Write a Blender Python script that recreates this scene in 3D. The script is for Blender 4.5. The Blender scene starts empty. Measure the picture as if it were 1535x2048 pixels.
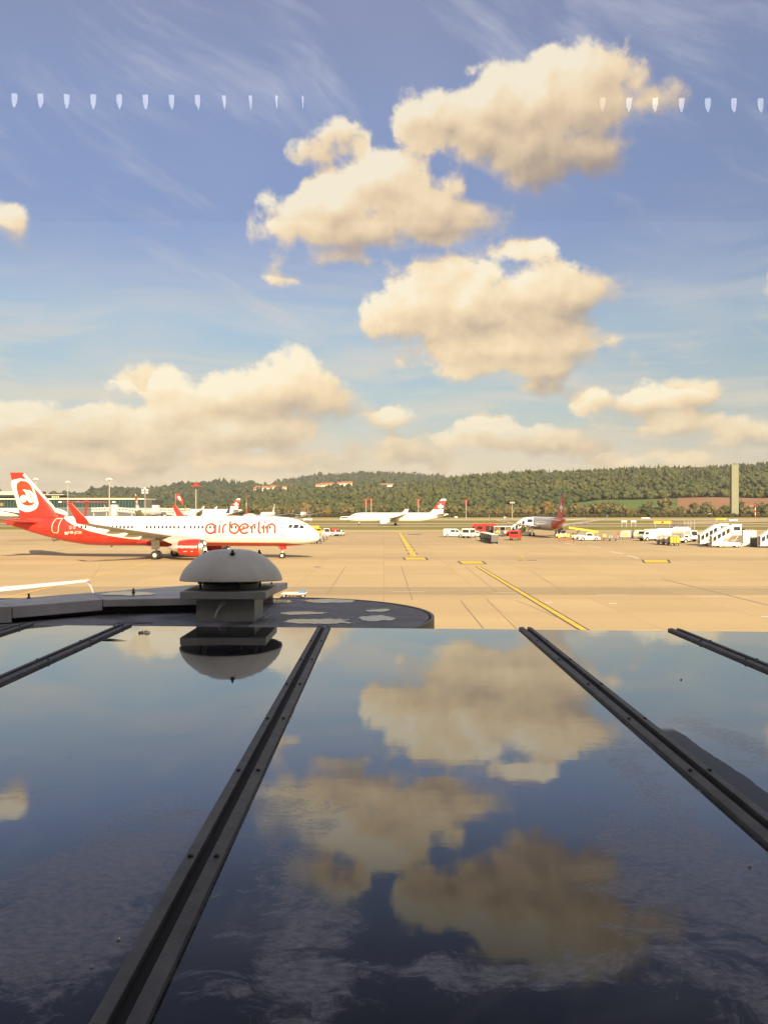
import bpy, bmesh, math, random
import numpy as np
from mathutils import Vector, Matrix

R_ = math.radians
scene = bpy.context.scene
COL = scene.collection
rnd = random.Random(7)
nrnd = np.random.RandomState(11)

# ------------------------------------------------------------------ camera
F, CX, HY, CAMZ = 1656.0, 767.5, 1022.0, 6.4      # focal length and horizon in photo pixels, eye height over the apron
cam_d = bpy.data.cameras.new("camera")
cam = bpy.data.objects.new("camera", cam_d)
COL.objects.link(cam)
cam.location = (0, 0, CAMZ)
cam.rotation_euler = (R_(90) - 2.0 / F, 0, 0)
cam_d.sensor_width = 36.0
cam_d.lens = F / 2048 * 36.0
cam_d.clip_start = 0.05
cam_d.clip_end = 20000
scene.camera = cam

# ------------------------------------------------------------------ exposure
EXPO = 1.15
scene.view_settings.view_transform = 'Standard'
scene.view_settings.look = 'None'
scene.view_settings.gamma = 1
scene.view_settings.exposure = EXPO
scene.view_settings.use_curve_mapping = False
scene.render.engine = 'CYCLES'
scene.cycles.use_denoising = True
try:
    scene.cycles.denoiser = 'OPENIMAGEDENOISE'
except Exception:
    pass
scene.cycles.max_bounces = 6
scene.cycles.diffuse_bounces = 2
scene.cycles.glossy_bounces = 3
scene.cycles.transparent_max_bounces = 8
scene.cycles.caustics_reflective = False
scene.cycles.caustics_refractive = False

# ------------------------------------------------------------------ sun
SUN = Vector((1.75, -6.1, 3.55)).normalized()
sun_d = bpy.data.lights.new("sun", 'SUN')
sun_d.energy = 4.6
sun_d.angle = R_(0.5)
sun_d.color = (1.0, 0.80, 0.51)
sun_o = bpy.data.objects.new("sun", sun_d)
COL.objects.link(sun_o)
sun_o.rotation_euler = SUN.to_track_quat('Z', 'Y').to_euler()
SUN_EL = math.asin(SUN.z)
SUN_AZ = math.atan2(SUN.x, SUN.y)

# ------------------------------------------------------------------ node helpers
class NT:
    """tiny wrapper that makes node trees short to write"""
    def __init__(self, tree):
        self.t = tree
        self.n = tree.nodes
        self.l = tree.links

    def put(self, sock, v):
        if v is None:
            return
        if isinstance(v, bpy.types.NodeSocket):
            self.l.new(v, sock)
        else:
            try:
                sock.default_value = v
            except Exception:
                sock.default_value = (v[0], v[1], v[2], 1.0)

    def math(self, op, a, b=None, c=None, clamp=False):
        n = self.n.new('ShaderNodeMath'); n.operation = op; n.use_clamp = clamp
        self.put(n.inputs[0], a); self.put(n.inputs[1], b); self.put(n.inputs[2], c)
        return n.outputs[0]

    def vec(self, op, a, b=None, c=None, scale=None):
        n = self.n.new('ShaderNodeVectorMath'); n.operation = op
        self.put(n.inputs[0], a); self.put(n.inputs[1], b); self.put(n.inputs[2], c)
        if scale is not None:
            self.put(n.inputs['Scale'], scale)
        return n.outputs['Value'] if op in ('LENGTH', 'DOT_PRODUCT', 'DISTANCE') else n.outputs['Vector']

    def comb(self, x, y, z=0.0):
        n = self.n.new('ShaderNodeCombineXYZ')
        self.put(n.inputs[0], x); self.put(n.inputs[1], y); self.put(n.inputs[2], z)
        return n.outputs[0]

    def sep(self, v):
        n = self.n.new('ShaderNodeSeparateXYZ'); self.put(n.inputs[0], v)
        return n.outputs

    def noise(self, v, scale, detail=4, rough=0.55, dist=0.0, out='Fac'):
        n = self.n.new('ShaderNodeTexNoise')
        self.put(n.inputs['Vector'], v); n.inputs['Scale'].default_value = scale
        n.inputs['Detail'].default_value = detail; n.inputs['Roughness'].default_value = rough
        n.inputs['Distortion'].default_value = dist
        return n.outputs['Fac'] if out == 'Fac' else n.outputs['Color']

    def ramp(self, f, stops, interp='LINEAR'):
        n = self.n.new('ShaderNodeValToRGB'); self.put(n.inputs[0], f)
        e = n.color_ramp.elements; n.color_ramp.interpolation = interp
        while len(e) < len(stops):
            e.new(0.5)
        for k, (p, c) in enumerate(stops):
            e[k].position = p
            e[k].color = (c, c, c, 1) if not hasattr(c, '__len__') else (c[0], c[1], c[2], 1)
        return n.outputs[0]

    def step(self, v, a, b, smooth=True):
        n = self.n.new('ShaderNodeMapRange'); n.interpolation_type = 'SMOOTHSTEP' if smooth else 'LINEAR'
        self.put(n.inputs[0], v); n.inputs[1].default_value = a; n.inputs[2].default_value = b
        return n.outputs[0]

    def mix(self, f, a, b, mode='MIX'):
        n = self.n.new('ShaderNodeMix'); n.data_type = 'RGBA'; n.blend_type = mode
        self.put(n.inputs[0], f); self.put(n.inputs[6], a); self.put(n.inputs[7], b)
        return n.outputs[2]

    def coord(self, which='Object'):
        return self.n.new('ShaderNodeTexCoord').outputs[which]


def pos_dir(px, py):
    """photo pixel -> azimuth and elevation of that line of sight"""
    x, z = (px - CX) / F, (HY - py) / F
    return math.atan2(x, 1.0), math.atan2(z, math.hypot(x, 1.0))

# ------------------------------------------------------------------ sky
world = bpy.data.worlds.new("World")
scene.world = world
world.use_nodes = True
W = NT(world.node_tree)
for n in list(W.n):
    W.n.remove(n)

# cumulus heaps: centre and half size, in photo pixels, turned into directions
HEAPS = [
 # high cloud on the upper right
 (880,238,92,58),(985,215,105,78),(1090,205,105,88),(1170,195,85,85),(1185,140,55,45),(1212,108,30,26),(1060,275,120,72),
 (1165,285,80,66),(1075,340,58,40),(950,265,110,70),(1290,192,50,30),(835,240,46,34),(950,140,24,20),(1265,165,26,24),
 # second cloud
 (600,438,68,42),(670,405,82,60),(765,368,82,58),(715,448,125,46),(850,440,110,42),(945,424,60,26),(915,380,28,20),
 (660,516,58,26),(575,552,30,7),(555,446,36,30),(637,298,40,28),(655,268,20,18),
 # third cloud
 (818,606,70,50),(892,552,62,46),(925,610,120,78),(1050,588,105,52),(1150,592,80,44),(985,662,165,48),(860,690,42,26),
 (1090,725,112,34),(1000,632,190,62),(1010,690,190,46),(930,665,120,40),(1060,775,62,15),(785,650,46,30),(940,735,60,26),(1050,490,34,14),
 # bank on the lower left
 (573,738,36,28),(555,795,112,56),(650,806,74,48),(440,805,88,46),(390,835,78,46),(500,862,200,40),(300,862,120,44),
 (170,858,130,44),(40,838,110,40),(50,905,130,26),(250,920,150,22),(520,918,180,20),(775,838,46,18),(800,905,120,24),
 (880,885,36,26),(310,770,70,22),
 # right lower row
 (1285,810,72,30),(1185,790,34,22),(1395,803,40,24),(1372,852,72,20),(1290,862,48,12),(1490,866,80,30),(1060,882,125,28),
 (945,855,44,14),(1150,888,72,24),(1310,916,90,15),(12,442,36,26),(1545,572,28,30),
]

def heap_group():
    g = bpy.data.node_groups.new("cloud_field", 'ShaderNodeTree')
    g.interface.new_socket("Vector", in_out='INPUT', socket_type='NodeSocketVector')
    g.interface.new_socket("Field", in_out='OUTPUT', socket_type='NodeSocketFloat')
    g.interface.new_socket("Soft", in_out='OUTPUT', socket_type='NodeSocketFloat')
    T = NT(g)
    gi = T.n.new('NodeGroupInput'); go = T.n.new('NodeGroupOutput')
    p0 = gi.outputs[0]
    # large and middle swirls bend the outline
    w = T.vec('SUBTRACT', T.noise(p0, 9.0, 2, 0.5, out='Color'), (0.5, 0.5, 0.5))
    p = T.vec('MULTIPLY_ADD', w, (0.05, 0.035, 0.0), p0)
    acc = None
    for (cx, cy, rx, ry) in HEAPS:
        a0, e0 = pos_dir(cx, cy)
        ra = (pos_dir(cx + rx, cy)[0] - pos_dir(cx - rx, cy)[0]) / 2
        re = (pos_dir(cx, cy - ry)[1] - pos_dir(cx, cy + ry)[1]) / 2
        q = T.vec('MULTIPLY_ADD', p, (1 / ra, 1 / re, 0), (-a0 / ra, -e0 / re, 0))
        rm = min(ra, re) * 0.8 + max(ra, re) * 0.2
        d = T.math('MULTIPLY_ADD', T.vec('LENGTH', q), -rm, rm)
        acc = d if acc is None else T.math('SMOOTH_MAX', acc, d, 0.018)
    # beyond the frame the same kind of sky goes on: loose heaps wherever a broad noise is high
    s = T.sep(p0)
    out_a = T.step(T.math('ABSOLUTE', s[0]), 0.46, 0.62)
    out_e = T.step(s[1], 0.58, 0.72)
    outside = T.math('MAXIMUM', out_a, out_e)
    q = T.vec('MULTIPLY', p, (3.2, 5.5, 1.0))
    m = T.math('MULTIPLY_ADD', T.noise(q, 1.0, 2, 0.5), 0.34, -0.195)
    m = T.math('ADD', m, T.math('MULTIPLY_ADD', outside, 0.3, -0.3))
    acc = T.math('SMOOTH_MAX', acc, m, 0.01)
    # billows
    n1 = T.math('SUBTRACT', T.noise(p0, 16.0, 8, 0.58), 0.5)
    n2 = T.math('SUBTRACT', T.noise(p0, 48.0, 5, 0.6), 0.5)
    vo = T.n.new('ShaderNodeTexVoronoi'); vo.feature = 'SMOOTH_F1'; vo.inputs['Scale'].default_value = 26.0; vo.inputs['Smoothness'].default_value = 0.6
    T.put(vo.inputs['Vector'], T.vec('MULTIPLY_ADD', T.vec('SUBTRACT', T.noise(p0, 30.0, 3, 0.5, out='Color'), (.5, .5, .5)), (0.03, 0.03, 0.0), p0))
    bil = T.math('MULTIPLY_ADD', vo.outputs['Distance'], -0.022, 0.009)
    f = T.math('MULTIPLY_ADD', n1, 0.070, T.math('ADD', acc, T.math('ADD', bil, 0.006)))
    f = T.math('MULTIPLY_ADD', n2, 0.014, f)
    so = T.math('MULTIPLY_ADD', T.math('SUBTRACT', T.noise(p0, 20.0, 4, 0.5), 0.5), 0.042, acc)
    T.l.new(so, go.inputs[1])
    T.l.new(f, go.inputs[0])
    return g

grp = heap_group()
def field(v):
    n = W.n.new('ShaderNodeGroup'); n.node_tree = grp
    W.put(n.inputs[0], v)
    return n.outputs

gen = W.coord('Generated')
sx, sy, sz = W.sep(W.vec('NORMALIZE', gen))
az = W.math('ARCTAN2', sx, sy)
el = W.math('ARCSINE', sz)
P = W.comb(az, el, 0.0)
f0, g0 = field(P)
f1, g1 = field(W.vec('ADD', P, (-0.007, 0.014, 0.0)))

# each heap as a whole: sunlit shoulder against shaded base
WHOLE = [(1060,225,290,150),(760,430,260,120),(640,290,70,55),(985,600,260,110),(1050,730,190,70),(545,800,200,100),(150,850,210,75),(400,910,420,55),
         (1285,808,130,42),(1065,880,160,45),(1490,865,110,42),(1370,850,90,30),(15,440,60,50),(1545,572,40,40),(790,845,70,30)]
num, den = None, 0.03
Pw = W.vec('MULTIPLY_ADD', W.vec('SUBTRACT', W.noise(P, 13.0, 4, 0.55, out='Color'), (.5, .5, .5)), (0.05, 0.07, 0.0), P)
for (cx, cy, rx, ry) in WHOLE:
    a0, e0 = pos_dir(cx, cy)
    ra = (pos_dir(cx + rx, cy)[0] - pos_dir(cx - rx, cy)[0]) / 2
    re = (pos_dir(cx, cy - ry)[1] - pos_dir(cx, cy + ry)[1]) / 2
    q = W.vec('MULTIPLY_ADD', Pw, (1 / ra, 1 / re, 0), (-a0 / ra, -e0 / re, 0))
    wgt = W.math('SUBTRACT', 1.3, W.vec('LENGTH', q), clamp=True)
    t_ = W.math('MULTIPLY', W.vec('DOT_PRODUCT', q, (-0.42, 0.90, 0.0)), wgt)
    num = t_ if num is None else W.math('ADD', num, t_)
    den = W.math('ADD', den, wgt)
whole = W.math('DIVIDE', num, den)

sky = W.n.new('ShaderNodeTexSky')
sky.sky_type = 'NISHITA'
sky.sun_disc = False
sky.sun_elevation = SUN_EL
sky.sun_rotation = SUN_AZ
sky.altitude = 430
sky.air_density = 1.0
sky.dust_density = 1.5
sky.ozone_density = 1.2
SK = 0.10
ex = 1.0 / (SK * 2 ** EXPO)
def disp(r, g, b, k=1.0):
    """colour seen in the picture (0..255) -> radiance handed to the background node"""
    f = lambda c: ((c / 255 + 0.055) / 1.055) ** 2.4 if c > 10 else c / 255 / 12.92
    return (f(r) * ex * k, f(g) * ex * k, f(b) * ex * k, 1.0)

eln = W.math('DIVIDE', el, 0.62)
base = W.ramp(eln, [(0.0, (0.766, 0.634, 0.533)), (.06, (0.519, 0.41, 0.342)), (.13, (0.499, 0.4, 0.336)), (.2, (0.508, 0.447, 0.377)), (.27, (0.497, 0.474, 0.419)),
                    (.36, (0.562, 0.536, 0.482)), (.45, (0.545, 0.495, 0.50)), (.54, (0.555, 0.495, 0.54)), (.74, (0.80, 0.65, 0.655)), (.88, (0.96, 0.715, 0.685)), (1.0, (1.10, 0.81, 0.77))])
skyc = W.mix(1.0, sky.outputs[0], base, 'MULTIPLY')

# thin high streaks and broad milky veils
warp = W.vec('MULTIPLY_ADD', W.vec('SUBTRACT', W.noise(P, 2.2, 3, 0.5, out='Color'), (.5, .5, .5)), (0.30, 0.12, 0.0), P)
wx_, wy_, wz_ = W.sep(warp)
u1 = W.math('ADD', W.math('MULTIPLY', wx_, 0.88), W.math('MULTIPLY', wy_, -0.47))
v1 = W.math('ADD', W.math('MULTIPLY', wx_, 0.47), W.math('MULTIPLY', wy_, 0.88))
ci = W.noise(W.comb(W.math('MULTIPLY', u1, 2.6), W.math('MULTIPLY', v1, 13.0), 0.4), 1.5, 8, 0.62)
ci2 = W.noise(W.comb(W.math('MULTIPLY', wx_, 2.2), W.math('MULTIPLY', wy_, 15.0), 3.1), 1.6, 8, 0.62)
veil = W.noise(P, 3.1, 4, 0.55)
low = W.step(el, 0.40, 0.10)
c1 = W.math('MULTIPLY', W.step(ci, 0.48, 0.80), 0.50)
c2 = W.math('MULTIPLY', W.math('MULTIPLY', W.step(ci2, 0.36, 0.66), low), 0.62)
c3 = W.math('MULTIPLY', W.step(veil, 0.42, 0.72), W.math('MULTIPLY_ADD', low, 0.30, 0.08))
cir = W.math('MAXIMUM', W.math('MAXIMUM', c1, c2), c3)
ccol = W.mix(W.step(el, 0.10, 0.45), disp(232, 216, 192), disp(206, 208, 222))
skyc = W.mix(cir, skyc, ccol)
# pale warm air near the ground

hz = W.math('MULTIPLY', W.step(el, 0.075, 0.0), 0.55)
skyc = W.mix(hz, skyc, disp(226, 212, 180))
bank = W.noise(W.vec('MULTIPLY', P, (1.0, 3.2, 1.0)), 7.0, 6, 0.6)
bcol = W.mix(W.step(bank, 0.36, 0.62), disp(204, 188, 162), disp(236, 217, 182))
skyc = W.mix(W.math('MULTIPLY', W.step(el, 0.085, 0.025), W.math('MULTIPLY', W.step(az, 0.35, -0.25), 0.75)), skyc, bcol)
# crisp towards the top, frayed towards the base
edge = W.math('MULTIPLY_ADD', W.step(whole, -0.5, 0.3), -0.015, 0.027)
alpha = W.step(W.math('DIVIDE', W.math('ADD', f0, 0.006), edge), 0.0, 1.0)
rel1 = W.math('MULTIPLY', W.math('SUBTRACT', f0, f1), 1 / 0.0157)      # billows turned to the sun
thin = W.step(f0, 0.045, 0.0)
lit = W.math('MULTIPLY_ADD', rel1, 0.17, W.math('MULTIPLY_ADD', whole, 0.52, W.math('MULTIPLY_ADD', W.noise(P, 11.0, 5, 0.55), 0.55, 0.315)))
lit = W.math('ADD', lit, W.math('MULTIPLY', thin, 0.08), clamp=True)
cc = W.ramp(lit, [(0.0, disp(168, 152, 136)), (0.22, disp(190, 171, 148)), (0.45, disp(222, 199, 165)), (0.66, disp(243, 218, 178)), (0.85, disp(253, 232, 193)), (1.0, disp(255, 243, 214))])
hi = W.step(el, 0.16, 0.42)
cc = W.mix(W.math('MULTIPLY', hi, 0.45), cc, W.mix(1.0, cc, (0.93, 0.93, 1.02, 1), 'MULTIPLY'))
# clouds low down are seen through more air
far_c = W.step(el, 0.15, 0.04)
mott = W.noise(W.vec('MULTIPLY', P, (1.0, 1.9, 1.0)), 15.0, 5, 0.6)
cc = W.mix(W.math('MULTIPLY', far_c, 0.50), cc, W.mix(W.step(mott, 0.40, 0.60), disp(186, 170, 146), disp(240, 214, 175)))
skyc = W.mix(W.math('MULTIPLY', alpha, W.math('MULTIPLY_ADD', far_c, -0.18, 0.96)), skyc, cc)
bg = W.n.new('ShaderNodeBackground')
W.put(bg.inputs[0], skyc)
bg.inputs[1].default_value = SK
wo = W.n.new('ShaderNodeOutputWorld')
W.l.new(bg.outputs[0], wo.inputs[0])
try:
    world.cycles.sampling_method = 'MANUAL'
    world.cycles.sample_map_resolution = 512
except Exception:
    pass

# ------------------------------------------------------------------ building blocks
def G(px, py, z=0.0):
    """point at height z seen at that photo pixel"""
    d = F * (CAMZ - z) / (py - HY)
    return Vector(((px - CX) / F * d, d, z))

def A(px, py, d):
    """point at depth d seen at that photo pixel"""
    return Vector(((px - CX) / F * d, d, CAMZ - (py - HY) / F * d))

class MB:
    def __init__(self):
        self.v, self.f, self.m = [], [], []
        self.mi = 0

    def add(self, vs, fs):
        o = len(self.v)
        self.v += [tuple(p) for p in vs]
        for f in fs:
            self.f.append(tuple(i + o for i in f)); self.m.append(self.mi)
        return self

    def box(self, c, s, rz=0.0, taper=1.0):
        x, y, z = s[0] / 2, s[1] / 2, s[2] / 2
        vs = []
        for zz, k in ((-z, 1.0), (z, taper)):
            for xx, yy in ((-x, -y), (x, -y), (x, y), (-x, y)):
                p = Vector((xx * k, yy * k, zz))
                if rz:
                    p.rotate(Matrix.Rotation(rz, 3, 'Z'))
                vs.append(p + Vector(c))
        return self.add(vs, [(3, 2, 1, 0), (4, 5, 6, 7), (0, 1, 5, 4), (1, 2, 6, 5), (2, 3, 7, 6), (3, 0, 4, 7)])

    def b2(self, a, b):
        """box from corner a to corner b"""
        return self.box([(a[i] + b[i]) / 2 for i in range(3)], [abs(a[i] - b[i]) for i in range(3)])

    def tube(self, p0, p1, r0, r1=None, n=8, caps=True):
        r1 = r0 if r1 is None else r1
        p0, p1 = Vector(p0), Vector(p1)
        q = (p1 - p0).to_track_quat('Z', 'Y')
        vs = []
        for p, r in ((p0, r0), (p1, r1)):
            for k in range(n):
                a = 2 * math.pi * k / n
                vs.append(p + q @ Vector((r * math.cos(a), r * math.sin(a), 0)))
        fs = [(k, (k + 1) % n, n + (k + 1) % n, n + k) for k in range(n)]
        if caps:
            fs += [tuple(reversed(range(n))), tuple(range(n, 2 * n))]
        return self.add(vs, fs)

    def rings(self, rings, close0=True, close1=True):
        n = len(rings[0]); vs = [p for r in rings for p in r]
        fs = []
        for i in range(len(rings) - 1):
            for k in range(n):
                a, b = i * n + k, i * n + (k + 1) % n
                fs.append((a, b, b + n, a + n))
        if close0:
            fs.append(tuple(reversed(range(n))))
        if close1:
            fs.append(tuple(range((len(rings) - 1) * n, len(rings) * n)))
        return self.add(vs, fs)

    def lathe(self, prof, c=(0, 0, 0), n=24, axis='Z', close0=False, close1=False):
        rs = []
        for r, h in prof:
            ring = []
            for k in range(n):
                a = 2 * math.pi * k / n
                x, y = r * math.cos(a), r * math.sin(a)
                p = {'Z': (x, y, h), 'X': (h, x, y), 'Y': (y, h, x)}[axis]
                ring.append(Vector(p) + Vector(c))
            rs.append(ring)
        return self.rings(rs, close0, close1)

    def prism(self, poly, lo, hi, axis='Z'):
        """extrude a 2-D outline between lo and hi along an axis"""
        def pt(a, b, h):
            return {'Z': (a, b, h), 'Y': (a, h, b), 'X': (h, a, b)}[axis]
        n = len(poly)
        vs = [pt(a, b, lo) for a, b in poly] + [pt(a, b, hi) for a, b in poly]
        fs = [tuple(reversed(range(n))), tuple(range(n, 2 * n))]
        fs += [(k, (k + 1) % n, n + (k + 1) % n, n + k) for k in range(n)]
        return self.add(vs, fs)

    def sheet(self, pts):
        return self.add(pts, [tuple(range(len(pts)))])

    def build(self, name, mat, parent=None, smooth=False, bevel=0.0):
        me = bpy.data.meshes.new(name)
        me.from_pydata(self.v, [], self.f)
        bm = bmesh.new(); bm.from_mesh(me)
        if smooth:
            bmesh.ops.remove_doubles(bm, verts=bm.verts, dist=1e-5)
        bmesh.ops.recalc_face_normals(bm, faces=bm.faces)
        if bevel:
            es = [e for e in bm.edges if len(e.link_faces) == 2 and e.calc_face_angle(0) > 0.5]
            bmesh.ops.bevel(bm, geom=es, offset=bevel, segments=2, affect='EDGES', profile=0.6, clamp_overlap=True)
        bm.to_mesh(me); bm.free()
        for m in (mat if isinstance(mat, (list, tuple)) else [mat]):
            me.materials.append(m)
        if isinstance(mat, (list, tuple)) and not bevel and not smooth:
            me.polygons.foreach_set('material_index', self.m)
        if smooth:
            me.polygons.foreach_set('use_smooth', [True] * len(me.polygons))
            try:
                me.set_sharp_from_angle(angle=R_(42))
            except Exception:
                pass
        return link(name, me, parent)

def link(name, me, parent=None):
    o = bpy.data.objects.new(name, me)
    COL.objects.link(o)
    if parent is not None:
        o.parent = parent
    return o

def tag(o, label=None, cat=None, group=None, kind=None):
    if label: o['label'] = label
    if cat: o['category'] = cat
    if group: o['group'] = group
    if kind: o['kind'] = kind
    return o

def thing(name, label, cat, loc=(0, 0, 0), rz=0.0, group=None):
    o = bpy.data.objects.new(name, None)
    COL.objects.link(o)
    o.empty_display_size = 0.3
    o.location = loc; o.rotation_euler = (0, 0, rz)
    return tag(o, label, cat, group)

def dup(root, loc, rz=0.0, label=None, scale=None, group=None):
    """copy a thing with copies of its parts and sub-parts; mesh data is shared"""
    def cp(o, par):
        c = o.copy(); COL.objects.link(c)
        if par is not None:
            c.parent = par
        for ch in KIDS.get(o.name, []):
            cp(ch, c)
        return c
    KIDS = {}
    stack = [root]
    while stack:
        o = stack.pop()
        KIDS[o.name] = list(o.children)
        stack += KIDS[o.name]
    r = cp(root, None)
    r.location = loc; r.rotation_euler = (0, 0, rz)
    if scale: r.scale = (scale,) * 3
    if label: r['label'] = label
    if group: r['group'] = group
    return r

def mat(name, col, rough=0.6, metal=0.0, var=0.12, scale=4.0, bump=0.0, ior=None, coat=0.0, emit=None, spec=None):
    m = bpy.data.materials.new(name); m.use_nodes = True
    T = NT(m.node_tree); b = T.n['Principled BSDF']
    b.inputs['Roughness'].default_value = rough
    b.inputs['Metallic'].default_value = metal
    if ior: b.inputs['IOR'].default_value = ior
    if spec is not None: b.inputs['Specular IOR Level'].default_value = spec
    if coat:
        b.inputs['Coat Weight'].default_value = coat; b.inputs['Coat Roughness'].default_value = 0.08
    if var:
        co = T.coord()
        n = T.noise(co, scale, 6, 0.6)
        k = T.step(n, 0.3, 0.7, False)
        lo = tuple(c * (1 - var) for c in col); hi = tuple(min(1, c * (1 + var)) for c in col)
        T.put(b.inputs['Base Color'], T.mix(k, (*lo, 1), (*hi, 1)))
        T.put(b.inputs['Roughness'], T.math('MULTIPLY_ADD', n, 0.2 * rough, rough * 0.9))
        if bump:
            bn = T.n.new('ShaderNodeBump'); bn.inputs['Strength'].default_value = bump; bn.inputs['Distance'].default_value = 0.02
            T.l.new(n, bn.inputs['Height']); T.l.new(bn.outputs[0], b.inputs['Normal'])
    else:
        b.inputs['Base Color'].default_value = (*col, 1)
    if emit:
        b.inputs['Emission Color'].default_value = (*col, 1); b.inputs['Emission Strength'].default_value = emit
    return m

M = {}
M['white'] = mat('white_paint', (0.80, 0.78, 0.74), 0.35, var=0.05)
M['cream'] = mat('cream_paint', (0.74, 0.70, 0.58), 0.45, var=0.06)
M['red'] = mat('red_paint', (0.66, 0.032, 0.022), 0.35, var=0.06)
M['darkred'] = mat('dark_red_paint', (0.54, 0.035, 0.03), 0.4, var=0.08)
M['orange'] = mat('orange_paint', (0.72, 0.12, 0.03), 0.5)
M['yellow'] = mat('yellow_paint', (0.74, 0.44, 0.03), 0.5)
M['grey'] = mat('grey_paint', (0.40, 0.40, 0.39), 0.5)
M['lightgrey'] = mat('light_grey_paint', (0.58, 0.57, 0.54), 0.45)
M['darkgrey'] = mat('dark_grey_paint', (0.10, 0.10, 0.10), 0.55)
M['black'] = mat('black_rubber', (0.018, 0.018, 0.018), 0.75)
M['steel'] = mat('bare_steel', (0.62, 0.61, 0.58), 0.28, metal=1.0)
M['alu'] = mat('dull_aluminium', (0.50, 0.49, 0.46), 0.5, metal=0.6)
M['glass'] = mat('dark_glass', (0.025, 0.03, 0.033), 0.06, var=0, spec=0.6)
M['blue'] = mat('blue_paint', (0.03, 0.05, 0.22), 0.45)
M['hivis'] = mat('high_visibility_cloth', (0.74, 0.80, 0.05), 0.8)
M['redcloth'] = mat('red_cloth', (0.55, 0.05, 0.03), 0.85)
M['skin'] = mat('skin', (0.48, 0.27, 0.18), 0.6)
M['hair'] = mat('hair', (0.05, 0.03, 0.02), 0.8)

# ================================================================== ground and apron
def concrete_mat(name, col, joint=0.5, wear=0.16, slab=7.5):
    m = bpy.data.materials.new(name); m.use_nodes = True
    T = NT(m.node_tree); b = T.n['Principled BSDF']
    co = T.coord()
    big = T.noise(co, 0.018, 5, 0.6)
    st = T.noise(T.vec('MULTIPLY', co, (0.02, 0.16, 1)), 1.0, 6, 0.62)
    fine = T.noise(co, 1.7, 6, 0.65)
    k = T.math('ADD', T.math('MULTIPLY', big, 0.5), T.math('ADD', T.math('MULTIPLY', st, 0.38), T.math('MULTIPLY', fine, 0.12)))
    k = T.step(k, 0.34, 0.66, False)
    c = T.mix(k, tuple(x * (1 - wear) for x in col) + (1,), tuple(x * (1 + wear * 0.6) for x in col) + (1,))
    # each slab was cast on another day
    br = T.n.new('ShaderNodeTexBrick')
    T.put(br.inputs['Vector'], co)
    br.offset = 0.0
    br.inputs['Scale'].default_value = 1.0
    br.inputs['Brick Width'].default_value = slab; br.inputs['Row Height'].default_value = slab
    br.inputs['Mortar Size'].default_value = 0.035; br.inputs['Mortar Smooth'].default_value = 0.4
    br.inputs['Color1'].default_value = (0.94, 0.94, 0.94, 1); br.inputs['Color2'].default_value = (1.04, 1.04, 1.04, 1)
    jc = 1 - joint
    br.inputs['Mortar'].default_value = (jc, jc, jc, 1)
    c = T.mix(1.0, c, br.outputs[0], 'MULTIPLY')
    # oil spots
    sp = T.noise(co, 0.33, 3, 0.5)
    c = T.mix(T.math('MULTIPLY', T.step(sp, 0.68, 0.78), 0.30), c, tuple(x * 0.45 for x in col) + (1,))
    T.put(b.inputs['Base Color'], c)
    b.inputs['Roughness'].default_value = 0.85
    b.inputs['Specular IOR Level'].default_value = 0.25
    return m

M['concrete'] = concrete_mat('apron_concrete', (0.425, 0.332, 0.19), joint=0.22)
M['band'] = concrete_mat('older_concrete', (0.385, 0.300, 0.172), joint=0.22, wear=0.2)
M['lane'] = concrete_mat('service_lane_asphalt', (0.325, 0.258, 0.155), joint=0.1, wear=0.18)
M['runway'] = concrete_mat('runway_concrete', (0.40, 0.325, 0.20), joint=0.2, slab=15)
M['rubber'] = concrete_mat('runway_rubber', (0.10, 0.085, 0.075), joint=0.1, wear=0.35, slab=30)

def grass_mat(name, c0, c1, s=0.05):
    m = bpy.data.materials.new(name); m.use_nodes = True
    T = NT(m.node_tree); b = T.n['Principled BSDF']; co = T.coord()
    n = T.noise(co, s, 6, 0.65); n2 = T.noise(co, s * 14, 4, 0.6)
    k = T.step(T.math('MULTIPLY_ADD', n2, 0.35, T.math('MULTIPLY', n, 0.65)), 0.36, 0.64, False)
    T.put(b.inputs['Base Color'], T.mix(k, (*c0, 1), (*c1, 1)))
    b.inputs['Roughness'].default_value = 0.95; b.inputs['Specular IOR Level'].default_value = 0.1
    return m
M['grass'] = grass_mat('mown_grass', (0.13, 0.145, 0.035), (0.225, 0.205, 0.06))
M['meadow'] = grass_mat('hill_ground', (0.055, 0.06, 0.022), (0.10, 0.10, 0.035), 0.02)
M['greenfield'] = grass_mat('green_field', (0.075, 0.125, 0.035), (0.105, 0.15, 0.045), 0.02)
M['soil'] = grass_mat('ploughed_soil', (0.20, 0.115, 0.07), (0.27, 0.16, 0.095), 0.03)

def flat(name, poly, z, mt, kind='structure', parent=None):
    b = MB(); b.sheet([(p[0], p[1], z) for p in poly])
    o = b.build(name, mt, parent)
    if kind: o['kind'] = kind
    return o

def strip(name, x0, x1, py0, py1, z, mt):
    y0, y1 = F * CAMZ / (py1 - HY), F * CAMZ / (py0 - HY)
    return flat(name, [(x0, y0), (x1, y0), (x1, y1), (x0, y1)], z, mt)

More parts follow.
